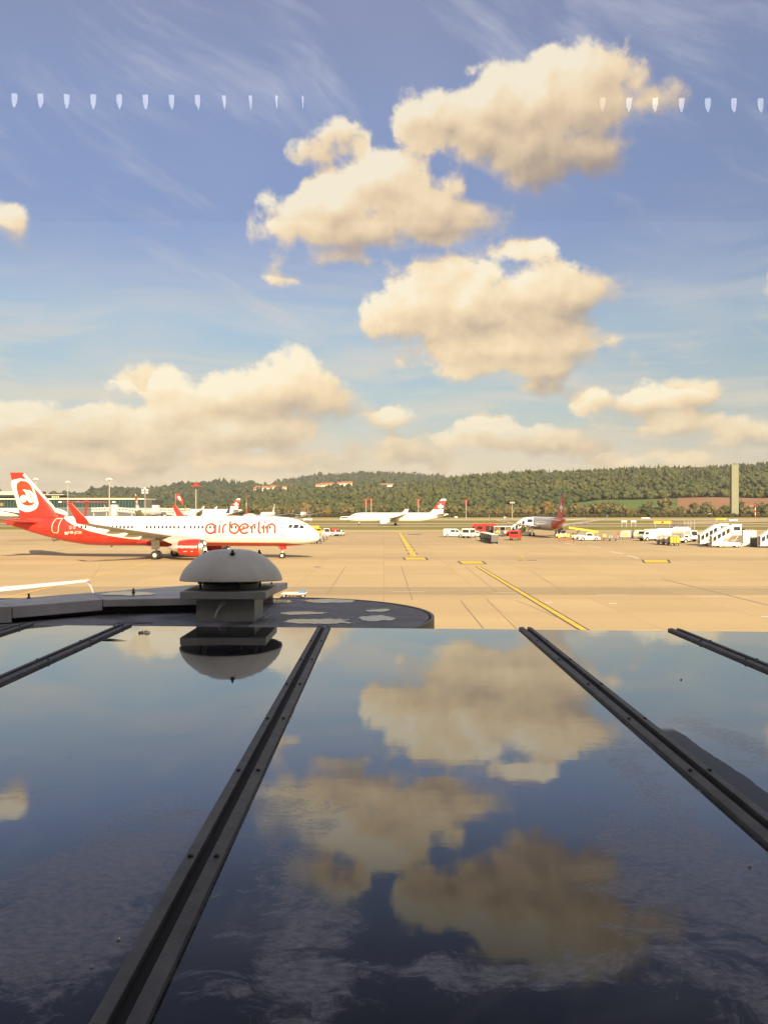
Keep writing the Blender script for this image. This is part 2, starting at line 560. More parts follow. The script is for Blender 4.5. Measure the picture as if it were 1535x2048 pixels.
ground = flat('ground', [(-9000, -3000), (9000, -3000), (9000, 12000), (-9000, 12000)], -0.02, M['grass'])
apron = flat('apron', [(-420, -60), (520, -60), (520, F * CAMZ / (1060.6 - HY)), (-420, F * CAMZ / (1059.0 - HY))], 0.0, M['concrete'])
strip('worn_apron_strip', -420, 520, 1062.5, 1091, 0.004, M['band'])
strip('taxilane', -420, 520, 1113.5, 1121, 0.004, M['band'])
strip('service_road', -420, 520, 1173, 1190, 0.004, M['lane'])
strip('runway', -2600, 2600, 1046.6, 1053.0, 0.0, M['runway'])
strip('runway_rubber_track', -2600, 2600, 1048.7, 1050.9, 0.004, M['rubber'])
strip('taxiway', -2600, 2600, 1036.6, 1041.0, 0.0, M['runway'])
flat('taxiway_link', [G(1290, 1046.4).xy[:], G(1400, 1046.4).xy[:], G(1535, 1043.2).xy[:], G(1900, 1041.2).xy[:], G(1500, 1041.2).xy[:], G(1400, 1042.6).xy[:]], 0.004, M['runway'])

# painted lines and joints, each a thin sheet just above the concrete
M['yline'] = mat('yellow_marking', (0.60, 0.41, 0.045), 0.7, var=0.25, scale=1.5)
M['wline'] = mat('white_marking', (0.66, 0.62, 0.55), 0.7, var=0.2, scale=1.2)
M['bline'] = mat('black_marking', (0.10, 0.088, 0.07), 0.8, var=0.2, scale=1.5)
M['joint'] = mat('joint_sealant', (0.20, 0.165, 0.125), 0.9, var=0.2, scale=1.5)

def line(name, a, b, w, mt, z=0.010, za=None):
    a, b = G(*a).xy, G(*b).xy
    t = (b - a).normalized(); n = Vector((-t.y, t.x)) * w / 2
    return flat(name, [a - n, b - n, b + n, a + n], z, mt)

def marked_line(a, b, w):
    line('yellow_line_border', a, b, w * 1.75, M['bline'], 0.010)
    line('yellow_line', a, b, w, M['yline'], 0.014)
marked_line((955, 1133), (1180, 1268), 0.36)
a_, b_ = (799, 1066), (827.5, 1112)
line('yellow_line', a_, b_, 0.75, M['yline'], 0.014)
ga, gb = G(*a_), G(*b_)
for k in range(11):
    p = ga.lerp(gb, (k + 0.25) / 11); q = ga.lerp(gb, (k + 0.6) / 11)
    t = (q - p).normalized(); n = Vector((-t.y, t.x, 0))
    for s in (-1, 1):
        o = n * s * 0.62
        e = n * 0.13
        flat('line_dash', [(p + o - e).xy, (q + o - e).xy, (q + o + e).xy, (p + o + e).xy], 0.012, M['bline'])
line('yellow_line', (300, 1127), (-20, 1203), 0.26, M['yline'], 0.012)
line('yellow_line', (296, 1117.6), (345, 1117.0), 0.6, M['yline'], 0.012)
line('yellow_line', (1034, 1109), (1047, 1115), 0.3, M['yline'], 0.012)
def hold_sign(x0, x1, y0, y1, sk):
    flat('ground_sign_border', [G(x0 - 5 - sk, y0 - .5).xy, G(x1 + 1 - sk, y0 - .5).xy, G(x1 + 5, y1 + .6).xy, G(x0, y1 + .6).xy], 0.012, M['bline'])
    flat('ground_sign', [G(x0 - sk, y0).xy, G(x1 - 4 - sk, y0).xy, G(x1, y1).xy, G(x0 + 4, y1).xy], 0.016, M['yline'])
hold_sign(808, 852, 1115.4, 1119.6, 0)
hold_sign(921, 968, 1122.6, 1127.6, 3)
hold_sign(1286, 1336, 1119.8, 1125.4, 0)
for (xa, ya, xb, yb) in ((-20, 1171.2, 1560, 1175.5), ):
    line('white_line', (xa, ya), (xb, yb), 0.14, M['wline'])
line('faded_red_line', (-20, 1187), (1560, 1198), 0.14, mat('faded_red_marking', (0.5, 0.30, 0.22), 0.8, var=0.2))
for (xa, xb, y) in ((590, 646, 1180.5), (783, 850, 1183), (988, 1055, 1185.5), (1192, 1260, 1189.6), (1400, 1455, 1193), (170, 330, 1180)):
    line('white_line', (xa, y), (xb, y + 0.6), 0.13, M['wline'])
for (xa, xb, y) in ((1088, 1104, 1205), (1216, 1233, 1207), (1520, 1545, 1233.5)):
    line('white_line', (xa, y), (xb, y + 0.2), 0.3, M['wline'])
for (xa, ya, xb, yb) in ((1176, 1091, 1200, 1095.5), (1220, 1103, 1245, 1108.5), (1254, 1111, 1276, 1117), (1128, 1086, 1146, 1089), (956, 1078, 992, 1089)):
    line('white_line', (xa, ya), (xb, yb), 0.28, M['wline'])
for (xa, ya, xb, yb, w) in ((802, 1132, 824, 1200, .07), (691, 1133, 653, 1190, .07), (921, 1202, 966, 1257, .07), (972, 1199, 1033, 1258, .05),
                            (1323, 1158, 1545, 1213, .17), (-10, 1086, 170, 1075, .3), (70, 1107, 165, 1095, .25), (930, 1133, 1000, 1190, .05),
                            (1030, 1200, 1180, 1262, .05), (1060, 1140, 1135, 1190, .04)):
    line('expansion_joint', (xa, ya), (xb, yb), w, M['joint'], 0.008)
for x, y, w, h in ((684, 1068.5, 9, 1.3), (830, 1068.5, 16, 1.4), (1063, 1120.5, 12, .8), (635, 1134, 8, .8), (1040, 1120.5, 6, .6)):
    pts = []
    for k in range(14):
        a = 2 * math.pi * k / 14; rr = 1 + rnd.uniform(-.25, .25)
        pts.append(G(x + w * rr * math.cos(a), y + h * rr * math.sin(a)).xy)
    flat('oil_stain', pts, 0.018, M['joint'])

# ================================================================== terminal: room, wall, roof in front of the window
RZ = 5.40                                                     # top of the wet sheets
M['facade'] = mat('terminal_render', (0.42, 0.41, 0.40), 0.8)
M['interior'] = mat('interior_paint', (0.05, 0.05, 0.052), 0.9, var=0)
bld = thing('terminal_building', 'grey terminal building whose window looks out over the wet roof', 'building', (0, 0, 0))
b = MB()
b.b2((-40, 0.36, RZ - 0.35), (40, 0.46, 5.86)); b.b2((-40, 0.36, 9.2), (40, 0.46, 12.2))
b.b2((-40, 0.36, 5.86), (-1.5, 0.46, 9.2)); b.b2((1.5, 0.36, 5.86), (40, 0.46, 9.2))
b.build('wall', M['facade'], bld)
b = MB()
b.b2((-4.2, 0.34, 5.1), (4.2, -9, 5.0)); b.b2((-4.2, 0.34, 10.6), (4.2, -9, 10.5)); b.b2((-4.2, -9, 5.1), (4.2, -8.9, 10.5))
b.b2((-4.2, 0.34, 5.1), (-4.1, -8.9, 10.5)); b.b2((4.1, 0.34, 5.1), (4.2, -8.9, 10.5))
b.build('lounge_room', M['interior'], bld)
b = MB(); b.b2((-30, 0.5, 0), (30, 6.6, RZ - 0.12)); b.build('lower_storey', M['facade'], bld)

# upper pane of the lounge window: its glass mirrors the row of lamps hanging inside
m = bpy.data.materials.new('window_glass'); m.use_nodes = True
T = NT(m.node_tree); T.n.remove(T.n['Principled BSDF'])
tr = T.n.new('ShaderNodeBsdfTransparent'); gl = T.n.new('ShaderNodeBsdfGlossy'); gl.inputs['Roughness'].default_value = 0.0
fr = T.n.new('ShaderNodeFresnel'); fr.inputs[0].default_value = 1.5
mx = T.n.new('ShaderNodeMixShader')
T.l.new(fr.outputs[0], mx.inputs[0]); T.l.new(tr.outputs[0], mx.inputs[1]); T.l.new(gl.outputs[0], mx.inputs[2])
T.l.new(mx.outputs[0], T.n['Material Output'].inputs[0])
M['pane'] = m
b = MB(); b.sheet([(-1.5, 0.40, 6.54), (1.5, 0.40, 6.54), (1.5, 0.40, 9.2), (-1.5, 0.40, 9.2)])
pane = tag(b.build('window_pane', M['pane']), 'clear upper window pane reflecting a row of white pennant shaped lamps', 'window pane')
M['lamp'] = mat('lamp_glow', (1.0, 0.95, 0.93), var=0, emit=4.6)
M['lamp'].cycles.emission_sampling = 'NONE'
M['lamp_dim'] = mat('dim_lamp_glow', (1.0, 0.93, 0.86), var=0, emit=2.0)
M['lamp_dim'].cycles.emission_sampling = 'NONE'
DV = 6.4                                                       # optical distance to the mirrored lamps
lamp0 = None
for k, px in enumerate([31, 83, 135, 188, 240, 292, 344, 396, 448, 501, 553, 605.5, 1203.5, 1256, 1308, 1360.5, 1413, 1465, 1518]):
    left = k < 12
    py = (190 + k * 0.45) if left else (198 + (k - 12) * 0.25)
    u = DV / F
    hgt = (24 if not left else 26 - abs(k - 5) * 0.5) * u
    wd = (9.5 if k < 8 else 9.5 - (k - 7) * 1.6) * u if left else 9.5 * u
    tipx = (-0.32 + 0.09 * k) if left else (-0.1 + 0.08 * (k - 12))
    x = (px - CX) * u; z = CAMZ + (HY - py) * u; y = 0.40 - (DV - 0.40)
    b = MB()
    pts = [(-wd / 2, 0), (wd / 2, 0), (wd / 2 * 0.95, -hgt * 0.60), (wd * tipx * 0.5, -hgt * 1.12), (-wd / 2 * (0.95 if k < 8 or not left else 0.3), -hgt * 0.62)]
    b.prism([(x + p, z + q) for p, q in pts], y, y + 0.02, 'Y')
    side = 'left' if left else 'right'
    o = b.build('ceiling_lamp', M['lamp_dim'] if k == 12 else M['lamp'])
    tag(o, f'white pennant shaped lamp seen mirrored high in the sky, {["first","second","third","fourth","fifth","sixth","seventh","eighth","ninth","tenth","eleventh","twelfth"][k if left else k - 12]} of the {side} row', 'lamp', 'pennant shaped lamps mirrored in the window')

# ---- wet sheets
def wet_mat():
    m = bpy.data.materials.new('wet_roof_sheet'); m.use_nodes = True
    T = NT(m.node_tree); T.n.remove(T.n['Principled BSDF'])
    co = T.coord(); ge = T.coord('Generated')
    gx, gy, gz = T.sep(ge)
    ox, oy, oz = T.sep(co)
    lw = T.n.new('ShaderNodeLayerWeight'); lw.inputs[0].default_value = 0.5
    refl = T.ramp(lw.outputs['Facing'], [(0.44, 0.022), (0.53, 0.075), (0.60, 0.16), (0.68, 0.37), (0.775, 0.50), (0.86, 0.66), (0.965, 0.84), (1.0, 0.94)])
    # chalky film left by drying water: broad drifts, lacy at their borders
    edge = T.math('MINIMUM', gx, T.math('SUBTRACT', 1.0, gx))
    wob = T.vec('MULTIPLY_ADD', T.vec('SUBTRACT', T.noise(co, 1.6, 4, 0.6, out='Color'), (.5, .5, .5)), (0.45, 0.65, 0.0), co)
    broad = T.noise(wob, 1.25, 3, 0.5)
    drift = T.noise(T.vec('MULTIPLY', T.vec('ADD', wob, T.comb(T.math('MULTIPLY', oy, 0.55), 0.0)), (1.0, 0.38, 1.0)), 2.1, 3, 0.5)
    lace = T.noise(T.vec('MULTIPLY', wob, (1.0, 1.5, 1.0)), 9.0, 9, 0.74)
    fine = T.noise(T.vec('MULTIPLY', co, (1.0, 1.8, 1.0)), 30.0, 7, 0.75)
    base_d = T.math('ADD', T.math('MULTIPLY', T.math('MAXIMUM', broad, drift), 0.62), T.math('MULTIPLY', T.step(edge, 0.22, 0.02), 0.09))
    # where pools stood longest on these sheets
    for (px, py, rx, ry, am) in ((640, 1790, .13, .85, .30), (560, 1640, .10, .55, .20), (150, 1800, .30, .35, .26), (40, 1900, .25, .25, .30), (330, 1650, .22, .45, .20), (1420, 1780, .30, .75, .30), (1300, 1560, .16, .6, .20),
                                 (930, 1960, .34, .10, .20), (1200, 1900, .2, .12, .16), (1450, 1480, .14, .8, .26), (1250, 1980, .5, .1, .16), (60, 1560, .18, .4, .12), (700, 2010, .3, .1, .14)):
        c_ = G(px, py, RZ)
        q_ = T.vec('MULTIPLY_ADD', wob, (1 / rx, 1 / ry, 0), (-c_.x / rx, -c_.y / ry, 0))
        base_d = T.math('MULTIPLY_ADD', T.step(T.vec('LENGTH', q_), 1.45, 0.1), am * 1.12, base_d)
    d = T.math('ADD', base_d, T.math('MULTIPLY_ADD', lace, 1.15, -0.575))
    dust = T.step(d, 0.47, 0.71)
    dust = T.math('MULTIPLY', T.math('MULTIPLY', dust, T.step(oy, 5.0, 2.9)), T.math('MULTIPLY_ADD', T.step(fine, .35, .65), 0.65, 0.35))
    film = T.math('MULTIPLY', T.step(base_d, 0.32, 0.70), 0.5)                     # thin veil that only dulls the gloss
    # dry grit along the bars
    rimn = T.math('MULTIPLY_ADD', T.noise(co, 3.0, 6, 0.65), 0.060, -0.032)
    rim = T.step(T.math('SUBTRACT', edge, rimn), 0.010, -0.004)
    rim = T.math('MULTIPLY', rim, 0.85)
    # matt silt strip beside the third bar
    so = T.math('ADD', T.math('ABSOLUTE', T.math('SUBTRACT', ox, T.math('MULTIPLY_ADD', oy, -0.035, 1.415))), T.math('MULTIPLY_ADD', T.noise(co, 5.0, 5, 0.6), 0.06, -0.03))
    silt = T.math('MULTIPLY', T.step(so, 0.052, 0.044), T.math('MULTIPLY', T.step(oy, 3.86, 3.74), T.step(oy, 2.0, 2.3)))
    rim = T.math('MAXIMUM', rim, T.math('MULTIPLY', silt, 0.85))
    grain = T.noise(co, 160.0, 3, 0.7)
    dirt = T.mix(grain, (0.27, 0.272, 0.275, 1), (0.56, 0.56, 0.56, 1))
    dirt = T.mix(rim, dirt, T.mix(fine, (0.03, 0.029, 0.027, 1), (0.10, 0.097, 0.09, 1)))
    df = T.n.new('ShaderNodeBsdfDiffuse'); T.put(df.inputs[0], dirt)
    dk = T.n.new('ShaderNodeBsdfDiffuse'); dk.inputs[0].default_value = (0.018, 0.019, 0.024, 1)
    bn = T.n.new('ShaderNodeBump'); bn.inputs['Strength'].default_value = 0.05; bn.inputs['Distance'].default_value = 0.004
    T.put(bn.inputs['Height'], T.noise(T.vec('MULTIPLY', co, (0.7, 2.2, 1)), 4.0, 3, 0.5))
    gl = T.n.new('ShaderNodeBsdfGlossy'); gl.inputs[0].default_value = (0.95, 0.935, 0.90, 1)
    T.put(gl.inputs['Roughness'], T.math('MULTIPLY_ADD', film, 0.10, T.math('MULTIPLY_ADD', fine, 0.025, 0.012)))
    T.l.new(bn.outputs[0], gl.inputs['Normal'])
    k0 = T.n.new('ShaderNodeMixShader'); T.put(k0.inputs[0], refl); T.l.new(dk.outputs[0], k0.inputs[1]); T.l.new(gl.outputs[0], k0.inputs[2])
    k1 = T.n.new('ShaderNodeMixShader')
    T.put(k1.inputs[0], T.math('MAXIMUM', T.math('MULTIPLY', dust, 0.70), T.math('MAXIMUM', rim, T.math('MULTIPLY', film, 0.07))))
    T.l.new(k0.outputs[0], k1.inputs[1]); T.l.new(df.outputs[0], k1.inputs[2])
    T.l.new(k1.outputs[0], T.n['Material Output'].inputs[0])
    return m
M['wet'] = wet_mat()
M['bar'] = mat('weathered_black_bar', (0.085, 0.082, 0.075), 0.6, var=0.45, scale=7, bump=0.3)
M['groove'] = mat('groove_rubber', (0.012, 0.012, 0.012), 0.8, var=0.2)
M['screw'] = mat('screw_steel', (0.04, 0.04, 0.04), 0.5)

roof = thing('flat_roof', 'flat roof of wet mirror like sheets between black screwed bars', 'roof', (0, 0, 0))
edge_y = lambda x: 7.08 - (x + 0.29) * 0.064
SEAMS = [-4.85, -3.13, -2.252, -0.512, 1.193, 2.425, 4.2]
for i in range(len(SEAMS) - 1):
    x0, x1 = SEAMS[i] + 0.05, SEAMS[i + 1] - 0.05
    e0, e1 = edge_y(x0), edge_y(x1)
    b = MB()
    b.add([(x0, .47, RZ - .03), (x1, .47, RZ - .03), (x1, e1, RZ - .03), (x0, e0, RZ - .03),
           (x0, .47, RZ), (x1, .47, RZ), (x1, e1, RZ), (x0, e0, RZ)],
          [(3, 2, 1, 0), (4, 5, 6, 7), (0, 1, 5, 4), (1, 2, 6, 5), (2, 3, 7, 6), (3, 0, 4, 7)])
    b.build('roof_panel', M['wet'], roof)
scr = None
for X in SEAMS[1:-1]:
    e = edge_y(X) + 0.02
    g = MB(); g.b2((X - .018, .47, RZ - .035), (X + .018, e - .01, RZ + .001)); g.build('seam_groove', M['groove'], roof)
    for s in (-1, 1):
        b = MB()
        xa, xb = X + s * .018, X + s * .055
        # bar: a flat strap with a small upturned lip beside the groove
        b.prism([(min(xa, xb), RZ - .03), (max(xa, xb), RZ - .03), (max(xa, xb), RZ + (.016 if s > 0 else .022)), (min(xa, xb), RZ + (.022 if s > 0 else .016))], .47, e, 'Y')
        bar = b.build('seam_bar', M['bar'], roof, bevel=.003)
        y = 1.57
        while y < e:
            if scr is None:
                q = MB(); q.lathe([(.0085, 0), (.0085, .005), (.005, .009), (0.0005, .009)], n=8, close0=True, close1=True)
                scr = q.build('screw', M['screw'], bar); so = scr
            else:
                so = link('screw', scr.data, bar)
            so.location = (X + s * .037, y, RZ + .018)
            y += .78

# ---- dark round bay beyond the sheets, a little lower
BZ = RZ - 0.05
bm_ = bpy.data.materials.new('bitumen'); bm_.use_nodes = True
T = NT(bm_.node_tree); b_p = T.n['Principled BSDF']; co = T.coord()
n1 = T.noise(co, 1.6, 6, 0.65, 0.8); n2 = T.noise(co, 26, 6, 0.7)
c = T.mix(T.step(n1, 0.38, 0.66), (0.045, 0.047, 0.055, 1), (0.24, 0.24, 0.25, 1))
c = T.mix(T.math('MULTIPLY', T.step(n2, 0.45, 0.65), 0.6), c, (0.22, 0.215, 0.20, 1))
T.put(b_p.inputs['Base Color'], c)
T.put(b_p.inputs['Roughness'], T.math('MULTIPLY_ADD', n1, 0.9, 0.15))
bp = T.n.new('ShaderNodeBump'); bp.inputs['Strength'].default_value = 0.4; bp.inputs['Distance'].default_value = 0.01
T.put(bp.inputs['Height'], n2); T.l.new(bp.outputs[0], b_p.inputs['Normal'])
M['bitumen'] = bm_
bay = thing('round_bay', 'dark bitumen roof of a rounded bay with drying puddles', 'roof', (0, 0, 0))
CB, RB = (-1.25, 8.28), 1.70
def bay_outline(r, n=40):
    pts = [(CB[0] + r * math.cos(a), CB[1] + r * math.sin(a)) for a in [R_(-90 + 180 * k / n) for k in range(n + 1)]]
    return pts + [(-9.0, CB[1] + r), (-9.0, CB[1] - r)]
b = MB(); b.prism(bay_outline(RB), BZ - .1, BZ); b.build('bay_roof', M['bitumen'], bay)
b = MB()
o1, o2 = bay_outline(RB + .02), bay_outline(RB + .05)
nn = 41
b.rings([[(x, y, BZ - .11) for x, y in o2[:nn]], [(x, y, BZ + .006) for x, y in o2[:nn]], [(x, y, BZ + .006) for x, y in o1[:nn]], [(x, y, BZ - .11) for x, y in o1[:nn]]], False, False)
M['rimpaint'] = mat('rim_paint', (.20, .175, .14), .6)
rim_o = b.build('metal_rim', M['rimpaint'], bay)
b = MB(); b.prism(bay_outline(RB - .02), 0, BZ - .11); b.build('bay_wall', mat('bay_cladding', (0.30, 0.25, 0.20), 0.7), bay)

M['water'] = mat('standing_water', (0.10, 0.10, 0.10), 0.16, var=0.4, scale=9, ior=1.5)
T = NT(M['water'].node_tree); b_w = T.n['Principled BSDF']
ge = T.coord('Generated')
q_ = T.vec('MULTIPLY_ADD', ge, (2, 2, 0), (-1, -1, 0))
nz = T.noise(T.vec('MULTIPLY', T.coord(), (1.0, .8, 1.0)), 5.5, 6, 0.6)
msk = T.step(T.math('ADD', T.math('SUBTRACT', 0.84, T.vec('LENGTH', q_)), T.math('MULTIPLY_ADD', nz, 1.7, -0.85)), -0.03, 0.10)
trn = T.n.new('ShaderNodeBsdfTransparent'); mxs = T.n.new('ShaderNodeMixShader')
T.put(mxs.inputs[0], msk); T.l.new(trn.outputs[0], mxs.inputs[1]); T.l.new(b_w.outputs[0], mxs.inputs[2]); T.l.new(mxs.outputs[0], T.n['Material Output'].inputs[0])
def puddle(cx, cy, rx_, ry_, label, z=BZ, bite=None, seed=0, wob=0.12):
    rx, ry = rx_ * 1.22, ry_ * 1.22
    r = random.Random(seed); ph = [r.uniform(0, 6.28) for _ in range(4)]
    pts = []
    for k in range(44):
        a = 2 * math.pi * k / 44
        rr = 1 + wob * (math.sin(2 * a + ph[0]) * .5 + math.sin(3 * a + ph[1]) * .45 + math.sin(5 * a + ph[2]) * .3 + math.sin(9 * a + ph[3]) * .2 + math.sin(15 * a + ph[1] * 2) * .14 + r.uniform(-.14, .14))
        if bite:
            rr *= 1 - bite[1] * math.exp(-((math.atan2(math.sin(a - bite[0]), math.cos(a - bite[0]))) / .8) ** 2)
        pts.append(G(cx + rx * rr * math.cos(a), cy - ry * rr * math.sin(a), z + .004))
    bb = MB(); bb.sheet(pts)
    tag(bb.build('puddle', M['water']), label, 'puddle', 'puddles drying on the bay roof')
puddle(662, 1202, 50, 4.6, 'large pale oval puddle at the far rim of the round bay roof', seed=1)
puddle(755, 1220.5, 23, 2.8, 'small pale puddle nearest the right rim of the bay, above a wider one', seed=2)
puddle(752, 1237, 31, 6.2, 'wide pale puddle at the right of the bay close to the wet sheet', seed=3)
puddle(600, 1226, 36, 3.2, 'thin streak of water right of the vent box on the bay roof', seed=4, wob=.25)
puddle(640, 1240, 72, 7.5, 'crescent shaped puddle in the middle of the bay roof', seed=5, bite=(1.6, .85))
puddle(540, 1203, 40, 3.6, 'pale puddle half hidden behind the right of the vent plate', seed=6)
puddle(270, 1245.5, 30, 1.8, 'small puddle left of the vent box at the edge of the wet sheet', seed=8, wob=.25)

# ---- parapet with its broad coping
M['coping'] = mat('weathered_coping', (0.44, 0.445, 0.40), 0.6, var=0.22, scale=2.5, bump=0.15)
par = thing('parapet', 'low grey parapet with broad metal coping left of the vent', 'parapet', (0, 0, 0))
CZ = RZ + 0.113
def slab(poly, z0, z1, name, mt=M['coping'], bevel=.008):
    q = MB(); q.prism(poly, z0, z1); return q.build(name, mt, par, bevel=bevel)
slab([(-3.45, 7.70), (-2.825, 8.32), (-3.18, 9.02), (-3.86, 8.24)], RZ, CZ, 'coping')
slab([(-2.82, 8.325), (-1.36, 8.60), (-1.2, 10.32), (-2.3, 9.97), (-3.172, 9.03)], RZ + .035, CZ - .003, 'coping')
slab([(-3.455, 7.695), (-3.865, 8.235), (-6.6, 7.6), (-6.3, 6.95)], RZ - .04, CZ, 'coping')
slab([(-3.55, 7.95), (-2.82, 8.5), (-1.5, 8.85), (-1.35, 10.1), (-2.3, 9.8), (-3.2, 8.95), (-3.75, 8.2)], 0.2, RZ + .034, 'parapet_wall', M['darkgrey'], .0)
for px, py in ((58, 1197), (267, 1186), (543, 1173)):
    q = MB(); c = G(px, py, CZ); q.lathe([(.022, 0), (.02, .012), (.012, .014), (.011, .05), (.001, .052)], c, 8, close0=True, close1=True)
    q.build('coping_bolt', M['darkgrey'], par)
puddle(254, 1187.6, 49, 4.0, 'pale oval puddle on top of the parapet coping', z=CZ, seed=11)

# ---- roof ventilator
vent = thing('roof_vent', 'grey mushroom shaped roof ventilator with square plate on a box', 'roof vent', (-1.497, 8.10, RZ))
M['dome'] = mat('dome_plastic', (0.56, 0.575, 0.465), 0.45, var=0.10, scale=5)
M['ventbox'] = mat('vent_sheet', (0.33, 0.355, 0.305), 0.5, var=0.12, scale=4)
q = MB()
q.lathe([(.004, .624), (.09, .622), (.17, .613), (.215, .603), (.245, .593), (.262, .580), (.285, .570), (.318, .553), (.351, .530), (.379, .506), (.407, .479), (.438, .447), (.461, .416), (.476, .388), (.488, .358), (.497, .328), (.498, .320), (.490, .314),
         (.478, .330), (.465, .365), (.44, .42), (.39, .49), (.30, .54), (.004, .57)], n=64)
dome = q.build('dome', M['dome'], vent, smooth=True)
dome.rotation_euler = (R_(-2.6), 0, 0); dome.location = (0, .02, .004)
q = MB()
for a in (R_(-78), R_(35), R_(160)):
    c = (.30 * math.cos(a), .30 * math.sin(a), .578); q = MB()
    q.lathe([(.026, -.006), (.024, .006), (.012, .012), (.010, .034), (.001, .036)], c, 10, close0=True, close1=True)
    q.build('dome_bolt', M['black'], dome)
q = MB(); q.lathe([(.010, -.003), (.008, .006), (.001, .008)], (-.10, -.483, .345), 8, close0=True, close1=True); q.build('rivet', M['alu'], dome)
q = MB(); q.lathe([(.27, .246), (.27, .30), (.235, .315), (.235, .46), (.002, .46)], n=40, close0=True); q.build('fan_throat', M['darkgrey'], vent, smooth=True)
for a in (-62, 28, 118, 208):
    q = MB(); aa = R_(a); c = Vector((.30 * math.cos(aa), .30 * math.sin(aa), 0))
    q.tube(c + Vector((0, 0, .246)), c + Vector((0, 0, .42)), .012, n=8)
    q.tube(c + Vector((0, 0, .30)), c + Vector((0, 0, .315)), .026, n=8)
    q.build('dome_strut', M['darkgrey'], vent)
q = MB(); q.box((0, 0, .213), (.80, .80, .07)); q.build('plate', M['ventbox'], vent, bevel=.006)
q = MB(); q.box((0, 0, .063), (.552, .552, .226)); q.build('vent_base', M['ventbox'], vent, bevel=.004)
q = MB()
pts = [Vector((-.02, -.286, .13)), Vector((-.02, -.31, .137)), Vector((-.03, -.33, .12)), Vector((-.07, -.335, .05)), Vector((-.085, -.335, .0))]
for k in range(4): q.tube(pts[k], pts[k + 1], .010, n=8)
q.lathe([(.028, -.292), (.028, -.276)], (-.02, 0, .13), 12, 'Y', True, True)
q.build('cable', M['lightgrey'], vent)
q = MB()
for s in (0.30, .36): q.tube((s, -.25, -.02), (s + .05, -.10, .0), .006, n=6)
q.build('tie_wire', M['grey'], vent)

# ---- small things lying on the sheets
def scrap(px, py, label):
    r = random.Random(3); c = G(px, py, RZ); q = MB()
    q.tube(c + Vector((-.045, 0, .006)), c + Vector((.05, .01, .007)), .006, .003, 6)
    for k in range(7):
        x = -.035 + k * .013; a = r.uniform(.6, 2.4) * (1 if k % 2 else -1)
        q.tube(c + Vector((x, 0, .006)), c + Vector((x + .014 * math.cos(a), .035 * math.sin(a), .006 + r.uniform(0, .02))), .005, .002, 5)
    return tag(q.build('twig', M['black']), label, 'twig')
scrap(288, 1266, 'small dark dried twig lying on the wet sheet left of the vent')
q = MB(); p0, p1 = G(206, 1280.5, RZ), G(254, 1282, RZ)
q.add([p0 + Vector((0, .03, .003)), p0 + Vector((0, -.03, .003)), p0 + Vector((.08, -.035, .004)), p1 + Vector((0, -.004, .003)), p1 + Vector((0, .003, .003)), p0 + Vector((.05, .01, .012))],
      [(0, 1, 5), (1, 2, 5), (2, 3, 4, 5), (0, 5, 4)])
tag(q.build('sealing_strip', M['black']), 'torn black sealing strip beside the bar left of the vent', 'strip')
for px, py, lab in ((183, 1937, 'pale stone chip alone on the near left sheet'), (1498, 1735, 'pale stone chip on the near right of the middle sheet, by the bar'),
                    (1361, 1360, 'tiny dark grit crumb on the sheet beyond the right bar'), (237, 1881, 'tiny pale grit crumb on the near left sheet, farther than the stone chip')):
    c = G(px, py, RZ); q = MB(); r = random.Random(px); s = .0055 if 'chip' in lab else .0035
    if py < 1400: s = .006
    q.lathe([(s * .7, 0), (s, s * .4), (s * .6, s), (s * .05, s * 1.1)], c, 7, close0=True, close1=True)
    q.v = [(x + r.uniform(-.3, .3) * s, y + r.uniform(-.3, .3) * s, z) for x, y, z in q.v]
    tag(q.build('stone_chip', M['lightgrey'] if 'pale' in lab else M['black']), lab, 'stone')

# ================================================================== aircraft
def smooth_curve(pts, xs):
    return np.interp(xs, [p[0] for p in pts], [p[1] for p in pts])

def livery_mat(name, top, low, curve, L, zmax=8.0, edge=(0.80, 0.74, 0.60), edge_w=0.13, tail=None):
    """painted skin: the colour below a swept line along the body differs from the colour above"""
    m = bpy.data.materials.new(name); m.use_nodes = True
    T = NT(m.node_tree); b = T.n['Principled BSDF']; b.inputs['Roughness'].default_value = 0.30
    b.inputs['Coat Weight'].default_value = 0.3; b.inputs['Coat Roughness'].default_value = 0.1
    x, y, z = T.sep(T.coord())
    s = T.math('DIVIDE', T.math('MULTIPLY', x, -1.0), L)
    stops = [(p[0] / L, p[1] / zmax) for p in curve]
    val = T.math('MULTIPLY', T.ramp(s, stops), zmax)
    up = T.step(T.math('SUBTRACT', z, val), -0.015, 0.015)
    ed = T.step(T.math('SUBTRACT', z, T.math('ADD', val, edge_w)), -0.015, 0.015)
    c = T.mix(up, (*low, 1), (*edge, 1)); c = T.mix(ed, c, (*top, 1))
    n = T.noise(T.vec('MULTIPLY', T.coord(), (0.6, 0.6, 2.0)), 1.0, 4, 0.6)
    c = T.mix(T.math('MULTIPLY', T.step(n, 0.45, 0.8), 0.12), c, (0.35, 0.30, 0.25, 1))
    T.put(b.inputs['Base Color'], c)
    return m

WHITE, RED = (0.82, 0.80, 0.75), (0.66, 0.030, 0.020)

